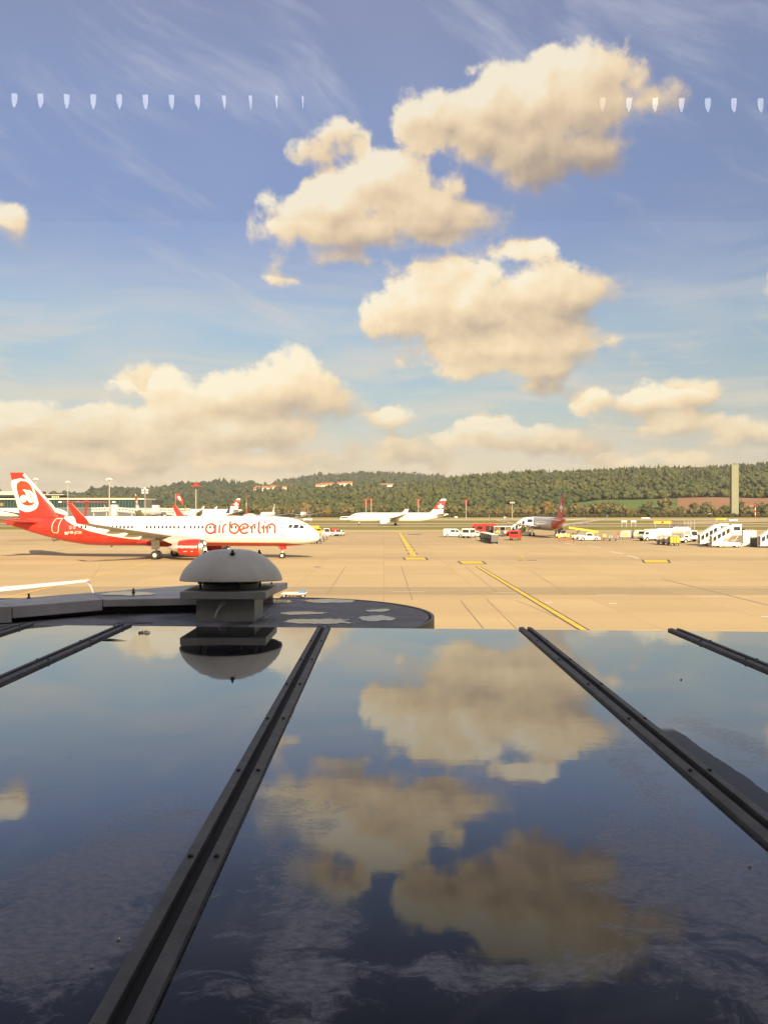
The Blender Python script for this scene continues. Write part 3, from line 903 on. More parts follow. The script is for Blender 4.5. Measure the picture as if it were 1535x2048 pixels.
class Plane:
    """an airliner in its own frame: nose at the origin, tail towards -x, left wing +y, ground z=0"""
    def __init__(self, name, label, loc, rz, L, R, zc, k=1.0, group=None):
        self.L, self.R, self.zc = L, R, zc
        self.root = thing(name, label, 'airliner', loc, rz, group)
        self.root.scale = (k, k, k)

    def hull(self, mt, n=28, parent=None):
        L, R, zc = self.L, self.R, self.zc
        r = R / 1.98
        prof = [(0, .03, -.80), (.15, .38, -.77), (.5, .72, -.66), (1.1, 1.08, -.50), (1.9, 1.40, -.33), (3.0, 1.70, -.17), (4.4, 1.90, -.05), (6.0, 1.975, 0),
                (8.5, 1.98, 0), (L / r - 14.5, 1.98, 0), (L / r - 12, 1.93, .05), (L / r - 9, 1.70, .26), (L / r - 6.5, 1.38, .53), (L / r - 4, 1.00, .83), (L / r - 2, .66, 1.06), (L / r - .7, .38, 1.2), (L / r, .20, 1.25)]
        self.prof = [(s * r, q * r, o * r) for s, q, o in prof]
        b = MB(); rings = []
        for s, q, o in self.prof:
            rings.append([(-s, q * math.cos(2 * math.pi * k / n), zc + o + q * 1.02 * math.sin(2 * math.pi * k / n)) for k in range(n)])
        b.rings(rings)
        return b.build('fuselage', mt, self.root, smooth=True)

    def at(self, s):
        ss = [p[0] for p in self.prof]
        return np.interp(s, ss, [p[1] for p in self.prof]), np.interp(s, ss, [p[2] for p in self.prof])

    def skin(self, s, z, side=-1, off=0.012):
        q, o = self.at(s)
        h = (z - self.zc - o) / (q * 1.02)
        return (-s, side * (q * math.sqrt(max(0.0, 1 - min(1, h * h))) + off), z)

    def patch(self, name, outline, mt, side=-1, off=0.012, parent=None, n=1):
        bm = bmesh.new()
        vs = [bm.verts.new((s, 0, z)) for s, z in outline]; bm.faces.new(vs)
        for k in range(3):
            bmesh.ops.triangulate(bm, faces=bm.faces)
            bmesh.ops.subdivide_edges(bm, edges=bm.edges, cuts=1)
        for v in bm.verts: v.co = Vector(self.skin(v.co.x, v.co.z, side, off))
        me = bpy.data.meshes.new(name); bm.to_mesh(me); bm.free(); me.materials.append(mt)
        return link(name, me, parent or self.root)

    def strokes(self, name, paths, w, mt, side=-1, off=0.02, proj=None, parent=None):
        """flat ribbons of width w along 2-D paths laid on the skin"""
        proj = proj or (lambda a, c: self.skin(a, c, side, off))
        b = MB()
        for path in paths:
            raw = [Vector(p) for p in path]; P2 = [raw[0]]
            for p in raw[1:]:
                nseg = max(1, int((p - P2[-1]).length / 0.14)); a0 = P2[-1]
                P2 += [a0.lerp(p, (j + 1) / nseg) for j in range(nseg)]
            closed = (P2[0] - P2[-1]).length < 1e-4
            Ls, Rs = [], []
            for i, p in enumerate(P2):
                a = P2[i - 1] if i > 0 else (P2[-2] if closed else p)
                c = P2[i + 1] if i < len(P2) - 1 else (P2[1] if closed else p)
                t = (c - a).normalized(); nn = Vector((-t.y, t.x)) * w / 2
                Ls.append(p + nn); Rs.append(p - nn)
            vs = [proj(*q) for q in Ls] + [proj(*q) for q in Rs]
            m = len(Ls)
            b.add(vs, [(i, i + 1, m + i + 1, m + i) for i in range(m - 1)])
        return b.build(name, mt, parent or self.root)

    def foil(self, secs, n=7):
        """loft of lens sections: (x of leading edge, y, z, chord, thickness, roll)"""
        us = [0, .04, .15, .35, .6, .85, 1.0]; th = [0.0, .42, .8, 1.0, .78, .32, .02]
        rings = []
        for x, y, z, c, t, roll in secs:
            ring = []
            for u, h in list(zip(us, th)) + list(zip(us, th))[-2:0:-1]:
                pass
            up = [(u, h) for u, h in zip(us, th)]
            dn = [(u, -h * .7) for u, h in zip(us, th)][-2:0:-1]
            for u, h in up + dn:
                d = h * t / 2
                ring.append((x - u * c, y - d * math.sin(roll), z + d * math.cos(roll)))
            rings.append(ring)
        return rings

    def wings(self, mt, tipmat, s0=16.0, zroot=None, semi=17.05, root=6.9, kinkc=4.0, tipc=1.65, sweep=27.0, dih=0.125, tip='sharklet', under=None, fair=True):
        R, zc = self.R, self.zc
        z0 = (zc - 0.56 * R) if zroot is None else zroot
        self.wing_parts = {}
        for side in (-1, 1):
            xs = lambda y: -(s0 + (y - R * .6) * math.tan(R_(sweep)))
            zz = lambda y: z0 + (y - R * .6) * dih + 0.0016 * (y - R) ** 2
            yk = semi * .375
            secs = [(xs(R * .3) + .3, side * R * .3, z0 - .05, root * 1.02, .95, 0), (xs(R * .98), side * R * .98, zz(R * .98), root * .93, .85, 0), (xs(yk), side * yk, zz(yk), kinkc, .5, 0),
                    (xs(semi * .72), side * semi * .72, zz(semi * .72), (kinkc + tipc) / 2 * .92, .33, 0), (xs(semi), side * semi, zz(semi), tipc, .18, 0)]
            b = MB(); b.rings(self.foil(secs)); w = b.build('wing', mt, self.root, smooth=True)
            self.wing_parts[side] = w
            if fair:
                for f in (.28, .48, .68):
                    y = semi * f; c = np.interp(y, [R, yk, semi], [root * .93, kinkc, tipc]); xe = xs(y) - c
                    q = MB(); rs = []
                    for u, rr in ((1.9, .05), (1.2, .22), (.4, .27), (-.4, .20), (-1.0, .03)):
                        rs.append([(xe + u, side * y + rr * .6 * math.cos(a), zz(y) - .22 + rr * math.sin(a)) for a in [2 * math.pi * k / 8 for k in range(8)]])
                    q.rings(rs); q.build('flap_fairing', tipmat[1], w, smooth=True)
            if tip == 'sharklet':
                x, y, z = xs(semi), semi, zz(semi); c = tipc
                sh = []
                for f, roll in ((0, 0), (.10, .45), (.25, .95), (.45, 1.25), (1.0, 1.35)):
                    h = 2.35
                    yy = y + (.55 * math.sin(min(1, f / .4) * math.pi / 2) + .25 * f)
                    zz_ = z + (h * f if f > .2 else h * f * .7)
                    sh.append((x - .25 * f / .25 * (f < .25) - (f >= .25) * (.25 + (f - .25) * 2.1), side * yy, zz_, c * (1 - .62 * f), .14, -side * roll if side < 0 else roll * -1))
                # roll turns the section's thickness sideways
                sh = [(a, b_, c_, d, e, (r if side < 0 else -abs(r))) for a, b_, c_, d, e, r in sh]
                q = MB(); q.rings(self.foil(sh)); q.build('sharklet', tipmat[0], w, smooth=True)
                self.tip = (x, y, z)
            elif tip == 'split':
                x, y, z = xs(semi), semi, zz(semi)
                q = MB(); q.rings(self.foil([(x, side * y, z, tipc, .18, 0), (x - .30, side * (y + .16), z + .12, tipc * .9, .16, -side * .8), (x - 1.0, side * (y + .78), z + .92, tipc * .35, .07, -side * .9)]))
                q.rings(self.foil([(x - .15, side * y, z - .02, tipc * .85, .12, 0), (x - .5, side * (y + .14), z - .16, tipc * .7, .12, side * .9), (x - 1.0, side * (y + .40), z - .74, tipc * .3, .06, side * 1.1)]))
                q.build('split_winglet', tipmat[0], w, smooth=True)
            elif tip == 'raked':
                x, y, z = xs(semi), semi, zz(semi)
                q = MB(); q.rings(self.foil([(x, side * y, z, tipc, .16, 0), (x - .5, side * (y + .3), z + .35, tipc * .8, .1, side * .9), (x - 1.3, side * (y + .55), z + 1.5, tipc * .4, .05, side * 1.2)]))
                q.build('winglet', tipmat[0], w, smooth=True)

    def fin(self, mt, le0, z0, le1, z1, c0, c1, t0=.45, t1=.2, dorsal=True):
        secs = [(-le0 - 0.1, 0, z0 - .6, c0, t0, 1.5708), (-le0, 0, z0, c0, t0, 1.5708), (-le1, 0, z1, c1, t1, 1.5708)]
        self.fs = (le0, z0, le1, z1, c0, c1, t0, t1)
        b = MB(); b.rings(self.foil(secs))
        if dorsal:
            b.rings(self.foil([(-le0 + 2.9, 0, z0 - .35, 3.2, .12, 1.5708), (-le0 - .55, 0, z0 + .75, 1.0, .10, 1.5708)]))
        return b.build('tail_fin', mt, self.root, smooth=True)

    def fin_pt(self, s, z, side=-1, off=.015):
        le0, z0, le1, z1, c0, c1, t0, t1 = self.fs
        f = (z - z0) / (z1 - z0); le = le0 + (le1 - le0) * f; c = c0 + (c1 - c0) * f; t = t0 + (t1 - t0) * f
        u = min(1, max(0, (s - le) / c))
        h = np.interp(u, [0, .04, .15, .35, .6, .85, 1.0], [0.0, .42, .8, 1.0, .78, .32, .02]) * t / 2
        return (-s, side * (h + off), z)

    def fin_shape(self, name, outline, mt, side=-1, off=.02, parent=None, cuts=3):
        """flat print on the fin: filled outline, cut finely so that it follows the surface"""
        bm = bmesh.new()
        vs = [bm.verts.new((p[0], 0, p[1])) for p in outline]
        es = [bm.edges.new((vs[i], vs[(i + 1) % len(vs)])) for i in range(len(vs))]
        bmesh.ops.triangle_fill(bm, edges=es, use_beauty=True)
        for k in range(cuts):
            bmesh.ops.subdivide_edges(bm, edges=[e for e in bm.edges if e.calc_length() > .5], cuts=1)
            bmesh.ops.triangulate(bm, faces=bm.faces)
        for v in bm.verts:
            v.co = Vector(self.fin_pt(v.co.x, v.co.z, side, off))
        me = bpy.data.meshes.new(name); bm.to_mesh(me); bm.free(); me.materials.append(mt)
        return link(name, me, parent or self.root)

    def stab(self, mt, s0, z, semi, c0, c1, sweep=30, dih=.1, y0=.3):
        for side in (-1, 1):
            b = MB(); b.rings(self.foil([(-s0, side * y0, z, c0, .3, 0), (-s0 - (semi - y0) * math.tan(R_(sweep)), side * semi, z + (semi - y0) * dih, c1, .12, 0)]))
            b.build('tailplane', mt, self.root, smooth=True)

    def engine(self, s, y, z, r, ln, mts, text=None):
        """mts: cowl, lip, core; s is the station of the lip"""
        cowl, lip, core = mts
        for side in (-1, 1):
            b = MB()
            b.lathe([(r * .80, -s - .10 * ln), (r * .87, -s - .02), (r * .95, -s - .06 * ln), (r, -s - .14 * ln), (r * 1.04, -s - .38 * ln), (r * 1.0, -s - .66 * ln), (r * .84, -s - ln), (r * .78, -s - ln), (r * .74, -s - .8 * ln)], (0, side * y, z), 28, 'X')
            e = b.build('engine', cowl, self.root, smooth=True)
            b = MB(); b.lathe([(r * .80, -s - .10 * ln), (r * .865, -s + .0), (r * .91, -s + .01), (r * .96, -s - .055 * ln), (r * 1.005, -s - .135 * ln)], (0, side * y, z), 28, 'X')
            b.build('inlet_lip', lip, e, smooth=True)
            b = MB(); b.lathe([(r * .80, -s - .10 * ln), (r * .78, -s - .3 * ln), (.02, -s - .3 * ln)], (0, side * y, z), 24, 'X')
            b.lathe([(r * .24, -s - .3 * ln), (r * .12, -s - .2 * ln), (.01, -s - .15 * ln)], (0, side * y, z), 12, 'X')
            b.build('fan', M['darkgrey'], e, smooth=True)
            b = MB(); b.lathe([(r * .62, -s - .8 * ln), (r * .60, -s - 1.05 * ln), (r * .44, -s - 1.28 * ln), (r * .38, -s - 1.26 * ln), (.02, -s - 1.2 * ln)], (0, side * y, z), 20, 'X')
            b.lathe([(r * .28, -s - 1.2 * ln), (r * .18, -s - 1.4 * ln), (.01, -s - 1.5 * ln)], (0, side * y, z), 14, 'X')
            b.build('exhaust', core, e, smooth=True)
            b = MB()
            b.prism([(-s - .25 * ln, z + r * .9), (-s - 1.3 * ln, z + r * .45), (-s - 1.75 * ln, z + r * .95), (-s - 1.1 * ln, z + r * 1.5), (-s - .5 * ln, z + r * 1.2)], side * y - .16, side * y + .16, 'Y')
            b.build('pylon', core, e)
            if side == -1: self.eng = e

    def gear(self, s, y, r, w, top, strut_mat, wheel_y=(.46,), door=None, rimmat=None, name='main_gear'):
        rimmat = rimmat or M['lightgrey']
        b = MB(); b.tube((-s, y, r), (-s, y, top), .13, .15, 8)
        b.tube((-s, y, r + .55), (-s - .9, y, top), .07, n=6)
        b.tube((-s, y - max(wheel_y) - .1, r), (-s, y + max(wheel_y) + .1, r), .09, n=8)
        g = b.build(name, strut_mat, self.root)
        for wy in wheel_y:
            for sg in (-1, 1):
                q = MB(); cx = (-s, y + sg * wy, 0)
                q.lathe([(r * .5, -w / 2), (r * .88, -w / 2), (r, -w / 4), (r, w / 4), (r * .88, w / 2), (r * .5, w / 2)], (-s, y + sg * wy, r), 20, 'Y', True, True)
                wh = q.build('wheel', M['black'], g)
                q = MB(); q.lathe([(r * .5, -w / 2 - .012), (r * .42, -w / 2 - .012), (r * .2, -w / 2 + .03), (.01, -w / 2 + .03)], (-s, y + sg * wy, r), 14, 'Y', True, True)
                q.build('rim', rimmat, wh)
        if door:
            q = MB(); q.b2((-s - .55, y - .35 if y < 0 else y + .3, r + .75), (-s + .55, y - .30 if y < 0 else y + .35, top)); q.build('gear_door', door, g)
        return g

    def cockpit(self, mt):
        r = self.R / 1.98; zc = self.zc
        for side in (-1, 1):
            for ol in (((1.85, .40), (2.55, .42), (2.45, .86), (2.12, .80)), ((2.68, .42), (3.35, .44), (3.20, .92), (2.62, .90)), ((3.48, .45), (4.0, .50), (3.85, .90), (3.42, .92))):
                self.patch('cockpit_window', [(s * r, zc + z * r) for s, z in ol], mt, side, .014)
        b = MB()
        ol = [self.skin(1.80 * r, zc + .42 * r, s, .014) for s in (-1, 1)]
        up = [self.skin(2.10 * r, zc + .80 * r, s, .014) for s in (-1, 1)]
        b.add([ol[0], ol[1], up[1], up[0]], [(0, 1, 2, 3)]); b.build('cockpit_window', mt, self.root)

    def windows(self, ss, z, mt, h=.34, w=.24, side=-1):
        me = None
        for s in ss:
            if me is None:
                n = 10; y0 = self.skin(12, z, side, .010)
                b = MB()
                b.sheet([(w / 2 * math.copysign(abs(math.cos(a)) ** .6, math.cos(a)), self.skin(12, z + h / 2 * math.copysign(abs(math.sin(a)) ** .6, math.sin(a)), side, .010)[1],
                          h / 2 * math.copysign(abs(math.sin(a)) ** .6, math.sin(a))) for a in [2 * math.pi * k / n for k in range(n)]])
                o = b.build('cabin_window', mt, self.root); me = o.data
            else:
                o = link('cabin_window', me, self.root)
            d = self.skin(s, z, side, .010)[1] - self.skin(12, z, side, .010)[1]
            o.location = (-s, d, z)

    def door(self, s, z0, z1, w, mt, side=-1, off=.014):
        h = .12
        path = [(s - w / 2 + h, z0), (s + w / 2 - h, z0), (s + w / 2, z0 + h), (s + w / 2, (z0 + z1) / 2), (s + w / 2, z1 - h), (s + w / 2 - h, z1), (s - w / 2 + h, z1), (s - w / 2, z1 - h), (s - w / 2, (z0 + z1) / 2), (s - w / 2, z0 + h), (s - w / 2 + h, z0)]
        return self.strokes('door', [path], .06, mt, side, off)

def arc(cx, cy, rx, ry, a0, a1, n=18):
    return [(cx + rx * math.cos(R_(a0 + (a1 - a0) * k / n)), cy - ry * math.sin(R_(a0 + (a1 - a0) * k / n))) for k in range(n + 1)]

def round_letters():
    """rounded lower-case word on a grid like the photo's: y grows downward, baseline 545"""
    P = {}
    word = []
    word.append([arc(313, 497, 48, 48, 0, 360, 28), [(361, 455), (361, 546)]])                       # a
    word.append([[(403, 458), (403, 546)], [(398, 428), (412, 428)]])                                 # i
    word.append([[(440, 546), (440, 490)] + arc(478, 490, 38, 38, 180, 92, 8)])                       # r
    word.append([[(507, 422), (507, 497)] + arc(554, 497, 47, 48, 180, 540, 28)[0:]])                 # b
    word.append([arc(658, 497, 47, 48, 20, 322, 24), [(612, 512), (702, 480)]])                       # e
    word.append([[(737, 546), (737, 490)] + arc(775, 490, 38, 38, 180, 92, 8)])                       # r
    word.append([[(803, 424), (803, 515)] + arc(835, 515, 32, 30, 180, 262, 6)])                      # l
    word.append([[(857, 458), (857, 546)], [(852, 430), (866, 430)]])                                 # i
    word.append([[(894, 546), (894, 488)] + arc(932, 488, 38, 38, 180, 0, 14) + [(970, 546)]])        # n
    return word

# ---- big red and white airliner on the apron
TH = R_(-5.0)
NOSE = Vector((-8.62, 111.5, 0))
ab = Plane('airliner', 'white airliner with red belly and red tail taxiing past, nose wheel to the right', NOSE, TH, 44.4, 1.98, 3.67)
hx = Vector((math.cos(TH), math.sin(TH), 0)); hy = Vector((-math.sin(TH), math.cos(TH), 0))
def to_local(px, py, lat):
    """photo pixel -> (station, z) on the vertical plane at lateral offset lat of the big airliner"""
    o = Vector((0, 0, CAMZ)); d = Vector(((px - CX) / F, 1.0, -(py - HY) / F))
    t = ((NOSE + hy * lat) - o).dot(hy) / d.dot(hy)
    p = o + d * t - NOSE
    return -p.dot(hx), p.z

red_edge = [(0, 1.6), (2.2, 1.9), (4.5, 2.12), (17, 2.18), (21, 2.3)] + [to_local(x, y, -1.5) for x, y in ((262, 1078), (224, 1072), (182, 1062), (150, 1050.5), (131, 1041), (117, 1031))] + [(39.0, 7.9)]
M['ab_skin'] = livery_mat('white_and_red_skin', WHITE, RED, red_edge, 44.4)
ab.hull(M['ab_skin'], 40)
M['wing_grey'] = mat('wing_paint', (0.40, 0.39, 0.37), 0.4, var=0.08)
q = MB(); rs = []
for s, rr in ((14.6, .15), (15.6, .8), (17.5, 1.15), (22.0, 1.2), (24.5, .95), (26.6, .2)):
    rs.append([(-s, 1.72 * rr * math.cos(a), 2.25 + .62 * rr * math.sin(a)) for a in [2 * math.pi * k / 20 for k in range(20)]])
q.rings(rs); q.build('belly_fairing', M['ab_skin'], ab.root, smooth=True)
ab.wings(M['wing_grey'], (M['red'], M['cream']), s0=16.1, tip='sharklet')
ab.fin(M['red'], 36.3, 5.45, 41.55, 11.75, 5.75, 2.0)
ab.stab(M['red'], 38.6, 4.75, 6.2, 4.0, 1.7, 30, .10, .5)
M['cowl'] = mat('red_cowl', (0.66, 0.028, 0.02), 0.25, var=0.05, coat=.4)
ab.engine(14.1, 5.75, 1.66, 1.10, 3.3, (M['cowl'], M['steel'], M['alu']))
ab.gear(21.2, -3.8, .585, .42, 2.6, M['grey'], (.46,), M['lightgrey']); ab.gear(21.2, 3.8, .585, .42, 2.6, M['grey'], (.46,), M['lightgrey'])
ab.gear(5.1, 0, .39, .24, 2.0, M['lightgrey'], (.25,), None, M['white'], 'nose_gear')
for y in (-.42, .38):
    q = MB(); q.b2((-5.4, y, 1.25), (-4.7, y + .04, 1.95)); q.build('nose_gear_door', M['red'], ab.root)
ab.cockpit(M['glass'])
# cabin windows, positions read off the photograph
wx = [146.6, 154.5, 163, 171, 194] + [202 + 7.78 * k for k in range(9)] + [294 + 7.78 * k for k in range(8)] + [357, 369] + [381.5 + 7.78 * k for k in range(7)] + [464 + 7.6 * k for k in range(11)]
wx = [x for x in wx if not 431 < x < 449]
M['cabin_glass'] = mat('cabin_glass', (0.055, 0.05, 0.045), 0.15, var=0)
M['cabin_shade'] = M['cabin_glass']
ab.windows([to_local(x, 1054, -1.9)[0] for x in wx], 4.22, M['cabin_glass'], .42, .30)
# wordmark
mapw = lambda x, y: to_local(360 + x / 5.117, 960 + y / 5.117, -1.95)
M['ab_red'] = mat('wordmark_red', (0.66, 0.05, 0.02), 0.35, var=0)
for i, letter in enumerate(round_letters()):
    ab.strokes('letter', [[mapw(*p) for p in path] for path in letter], .265, M['ab_red'], -1, .02 + .002 * (i % 2))
# the same word with .com on the engine cowl
dotcom = round_letters() + [[[(1008, 540), (1020, 540)]], [arc(1085, 497, 44, 48, 50, 310, 18)], [arc(1190, 497, 47, 48, 0, 360, 24)],
                            [[(1268, 546), (1268, 484)] + arc(1300, 484, 32, 36, 180, 0, 10) + [(1332, 546)], arc(1364, 484, 32, 36, 180, 0, 10) + [(1396, 546)]]]
def cowl_pt(s, z):
    r = np.interp(s, [14.1, 14.3, 14.56, 15.35, 16.3, 17.4], [.95, 1.045, 1.10, 1.144, 1.10, .92]) + .014
    h = z - 1.66
    return (-s, -5.75 - math.sqrt(max(0.0, r * r - h * h)), z)
sx0, sx1 = to_local(352, 1095, -6.8)[0], to_local(394, 1095, -6.8)[0]
for letter in dotcom:
    ab.strokes('letter', [[(sx0 + (sx1 - sx0) * (x - 263) / (1400 - 263), 1.66 + .12 + (500 - y) * .0027) for x, y in path] for path in letter], .062, M['white'], proj=cowl_pt, parent=ab.eng)
for a_, b_ in (((16.6, 1.2), (16.1, 1.2)), ((15.6, 1.22), (15.3, 1.22)), ((15.9, 1.9), (15.4, 1.9))):
    ab.strokes('cowl_marking', [[a_, b_]], .07, M['cream'], proj=cowl_pt, parent=ab.eng)
# doors
M['line_cream'] = mat('door_outline', (0.80, 0.74, 0.60), 0.5, var=0)
M['line_grey'] = mat('door_outline_grey', (0.50, 0.47, 0.42), 0.5, var=0)
s_, _ = to_local(113, 1050, -1.4)
ol = [to_local(x / 7.675, 940 + y / 7.675, -1.55) for x, y in ((835, 745), (935, 745), (918, 800), (908, 860), (905, 930), (890, 965), (815, 962), (800, 930), (800, 860), (812, 800), (835, 745))]
ab.strokes('door', [ol], .085, M['line_cream'], -1, .02)
for x, w in ((439.5, .95), (565.5, .82)):
    s, _ = to_local(x, 1055, -1.95); ab.door(s, 3.15, 5.05, w, M['line_grey'])
    ab.strokes('door_sill', [[(s - w * .75, 3.06), (s + w * .75, 3.06)]], .07, M['line_grey'])
for x in (284, ):
    s, _ = to_local(x, 1055, -1.95); ab.door(s, 3.2, 4.9, .7, M['line_grey'])
# registration and flag aft of the door
def text_part(pl, name, txt, s_left, z, size, mt, proj, parent=None, squeeze=1.0):
    cu = bpy.data.curves.new(name, 'FONT'); cu.body = txt; cu.size = size; cu.resolution_u = 2
    tmp = bpy.data.objects.new(name, cu); COL.objects.link(tmp)
    dg = bpy.context.evaluated_depsgraph_get()
    me = bpy.data.meshes.new_from_object(tmp.evaluated_get(dg))
    bpy.data.objects.remove(tmp); bpy.data.curves.remove(cu)
    bm = bmesh.new(); bm.from_mesh(me)
    bmesh.ops.triangulate(bm, faces=bm.faces)
    for v in bm.verts:
        v.co = Vector(proj(s_left - v.co.x * squeeze, z + v.co.y))
    bm.to_mesh(me); bm.free(); me.materials.clear(); me.materials.append(mt); me.name = name
    return link(name, me, parent or pl.root)
s_, z_ = to_local(137, 1067.5, -1.7)
text_part(ab, 'registration_letters', 'HB-JOX', s_, z_, .56, M['line_cream'], lambda s, z: ab.skin(s, z, -1, .02), squeeze=1.05)
s_, z_ = to_local(129.5, 1066.5, -1.7)
ab.strokes('flag_print', [[(s_, z_), (s_ - .45, z_)], ], .36, M['line_cream'])
for k in range(2):
    sb, zb = to_local(139.5 + 8 * k, 1053.5, -1.7)
    ab.strokes('aft_window', [[(sb - .15 + .15 * math.cos(a), zb - .1 + .2 * math.sin(a)) for a in [2 * math.pi * j / 10 for j in range(11)]]], .05, M['line_cream'])
# emblem on the fin
fp = lambda x, y: to_local(x / 7.675, 940 + y / 7.675, -.2)
def fitted(pts, n=3):
    """smooth closed outline through the points"""
    out = []; m = len(pts)
    for i in range(m):
        p0, p1, p2, p3 = (Vector(pts[(i + j - 1) % m]) for j in range(4))
        for k in range(n):
            t = k / n
            out.append(tuple(0.5 * ((2 * p1) + (p2 - p0) * t + (2 * p0 - 5 * p1 + 4 * p2 - p3) * t * t + (3 * p1 - p0 - 3 * p2 + p3) * t ** 3)))
    return out
outer = fitted([(163, 188), (245, 140), (335, 133), (425, 163), (492, 230), (530, 310), (572, 430), (592, 520), (560, 592), (480, 632), (400, 645), (330, 622), (272, 580), (225, 420)])
inner = fitted([(248, 245), (285, 182), (350, 165), (425, 190), (485, 262), (520, 390), (538, 470), (520, 522), (470, 545), (430, 548), (362, 532), (312, 482), (272, 370)])
M['em_cream'] = mat('emblem_cream', (0.82, 0.76, 0.62), 0.35, var=0)
ab.fin_shape('emblem_ring', [fp(*p) for p in outer], M['em_cream'], off=.018)
ab.fin_shape('emblem_field', [fp(*p) for p in inner], M['ab_red'], off=.026)
ab.fin_shape('emblem_dot', [fp(358 + 55 * math.cos(a), 440 + 58 * math.sin(a)) for a in [2 * math.pi * k / 20 for k in range(20)]], M['em_cream'], off=.034)
ab.fin_shape('emblem_stroke', [fp(*p) for p in fitted([(342, 304), (405, 304), (440, 340), (470, 420), (505, 485), (502, 500), (450, 495), (415, 440), (398, 370), (375, 325)], 2)], M['em_cream'], off=.034)
ab.fin_shape('emblem_stroke', [fp(*p) for p in fitted([(425, 304), (470, 318), (500, 350), (518, 400), (545, 480), (528, 498), (512, 480), (480, 410), (455, 345)], 2)], M['em_cream'], off=.034)
ab.strokes('fin_edge', [[to_local(116, 1028, -.2), to_local(103, 1011, -.2), to_local(46.6, 948.5, -.2)]], .30, M['em_cream'], proj=lambda s, z: ab.fin_pt(s, z, -1, .022))
# word on the near sharklet, small antennas, drain masts
for s, zz, h in ((13.4, 5.68, .5), (7.2, 5.66, .35)):
    q = MB(); q.prism([(-s, zz - .1), (-s - .5, zz - .1), (-s - .55, zz + h), (-s - .35, zz + h)], -.03, .03, 'Y'); q.build('antenna', M['lightgrey'], ab.root)
for pts in ([(-13.0, 1.72), (-13.4, 1.72), (-13.5, 1.35), (-13.35, 1.35)], [(-28.6, 1.72), (-29.0, 1.8), (-29.15, 1.4), (-28.95, 1.4)]):
    q = MB(); q.prism(pts, -.03, .03, 'Y'); q.build('drain_mast', M['lightgrey'], ab.root)

# ---- other airliners
M['swiss_skin'] = mat('white_skin', WHITE, 0.32, var=0.04, coat=.2)
M['pale_skin'] = mat('pale_grey_skin', (0.58, 0.57, 0.55), 0.3, var=0.05, coat=.3)
M['bright'] = mat('bright_white_marking', (0.85, 0.83, 0.78), 0.4, var=0)
def simple(name, label, loc, rz, L=37.6, R=1.98, zc=3.67, k=1.0, skin=None, fincol=None, fintop=None, cross=True, tip='sharklet', grp='airliners parked or taxiing around the field', stabcol=None, cowl=None, detail=1, cowlmat=None):
    p = Plane(name, label, loc, rz, L, R, zc, k, grp)
    skin = skin or M['swiss_skin']
    p.hull(skin, 22)
    r = R / 1.98; e = L - 44.4 * r
    w = 16.1 * r + e * .55
    p.wings(M['wing_grey'], (M['white'] if tip != 'red' else M['red'], M['cream']), s0=w, semi=17.05 * r, root=6.9 * r, kinkc=4 * r, tipc=1.65 * r, tip='sharklet' if tip == 'red' else tip, fair=detail > 0)
    p.fin(fincol or M['red'], 36.3 * r + e, zc + 1.78 * r, 41.55 * r + e, zc + 8.08 * r, 5.75 * r, 2.0 * r)
    p.stab(stabcol or M['wing_grey'], 38.6 * r + e, zc + 1.08 * r, 6.2 * r, 4 * r, 1.7 * r, 30, .1, .4)
    p.engine(w - 2.0 * r, 5.75 * r, zc - 2.0 * r, 1.10 * r, 3.3 * r, (cowlmat or skin, M['steel'], M['alu']))
    p.gear(w + 5.1 * r, -3.8 * r, .58, .42, zc - 1.0 * r, M['grey'], (.45,)); p.gear(w + 5.1 * r, 3.8 * r, .58, .42, zc - 1.0 * r, M['grey'], (.45,))
    p.gear(5.1 * r, 0, .39, .24, zc - 1.6 * r, M['lightgrey'], (.25,), name='nose_gear')
    p.cockpit(M['glass'])
    fz0, fs = zc + 1.78 * r, lambda f: (36.3 + (41.55 - 36.3) * f) * r + e
    for side in (-1, 1):
        if cross:
            cs, cz = fs(.52) + 2.05 * r, zc + (1.78 + 6.3 * .46) * r
            a, t = 1.25 * r, .42 * r
            ol = [(-t, -a), (t, -a), (t, -t), (a, -t), (a, t), (t, t), (t, a), (-t, a), (-t, t), (-a, t), (-a, -t), (-t, -t)]
            p.fin_shape('cross', [(cs + u, cz + v) for u, v in ol], M['bright'], side, .03)
        if fintop:
            p.fin_shape('fin_cap', [(fs(.87), zc + 1.78 * r + 6.3 * .87 * r), (fs(.87) + 2.5 * r, zc + 1.78 * r + 6.3 * .87 * r), (fs(1) + 2.0 * r, zc + 8.08 * r), (fs(1), zc + 8.08 * r)], fintop, side, .03)
    if fintop:
        # the foot of the fin is white like the body
        for side in (-1, 1):
            p.fin_shape('fin_foot', [(fs(0) + .05, fz0), (fs(0) + 5.7 * r, fz0), (fs(.26) + 4.8 * r, fz0 + 6.3 * .26 * r), (fs(.26) + .03, fz0 + 6.3 * .26 * r)], M['bright'], side, .03)
    return p

# white airliner with a cross on its red tail, rolling along the runway towards the left
d = 366.0
sw = simple('airliner', 'white airliner with white cross on red tail rolling along the runway towards the left', ((694.5 - CX) / F * d, d, 0), R_(180), L=44.4, fintop=M['bright'])
def wtxt(px, py, lat=1.95): return -((px - CX) / F * d - (694.5 - CX) / F * d) * -1, CAMZ - (py - HY) / F * d
M['sw_red'] = mat('lettering_red', (0.62, 0.07, 0.03), 0.4, var=0)
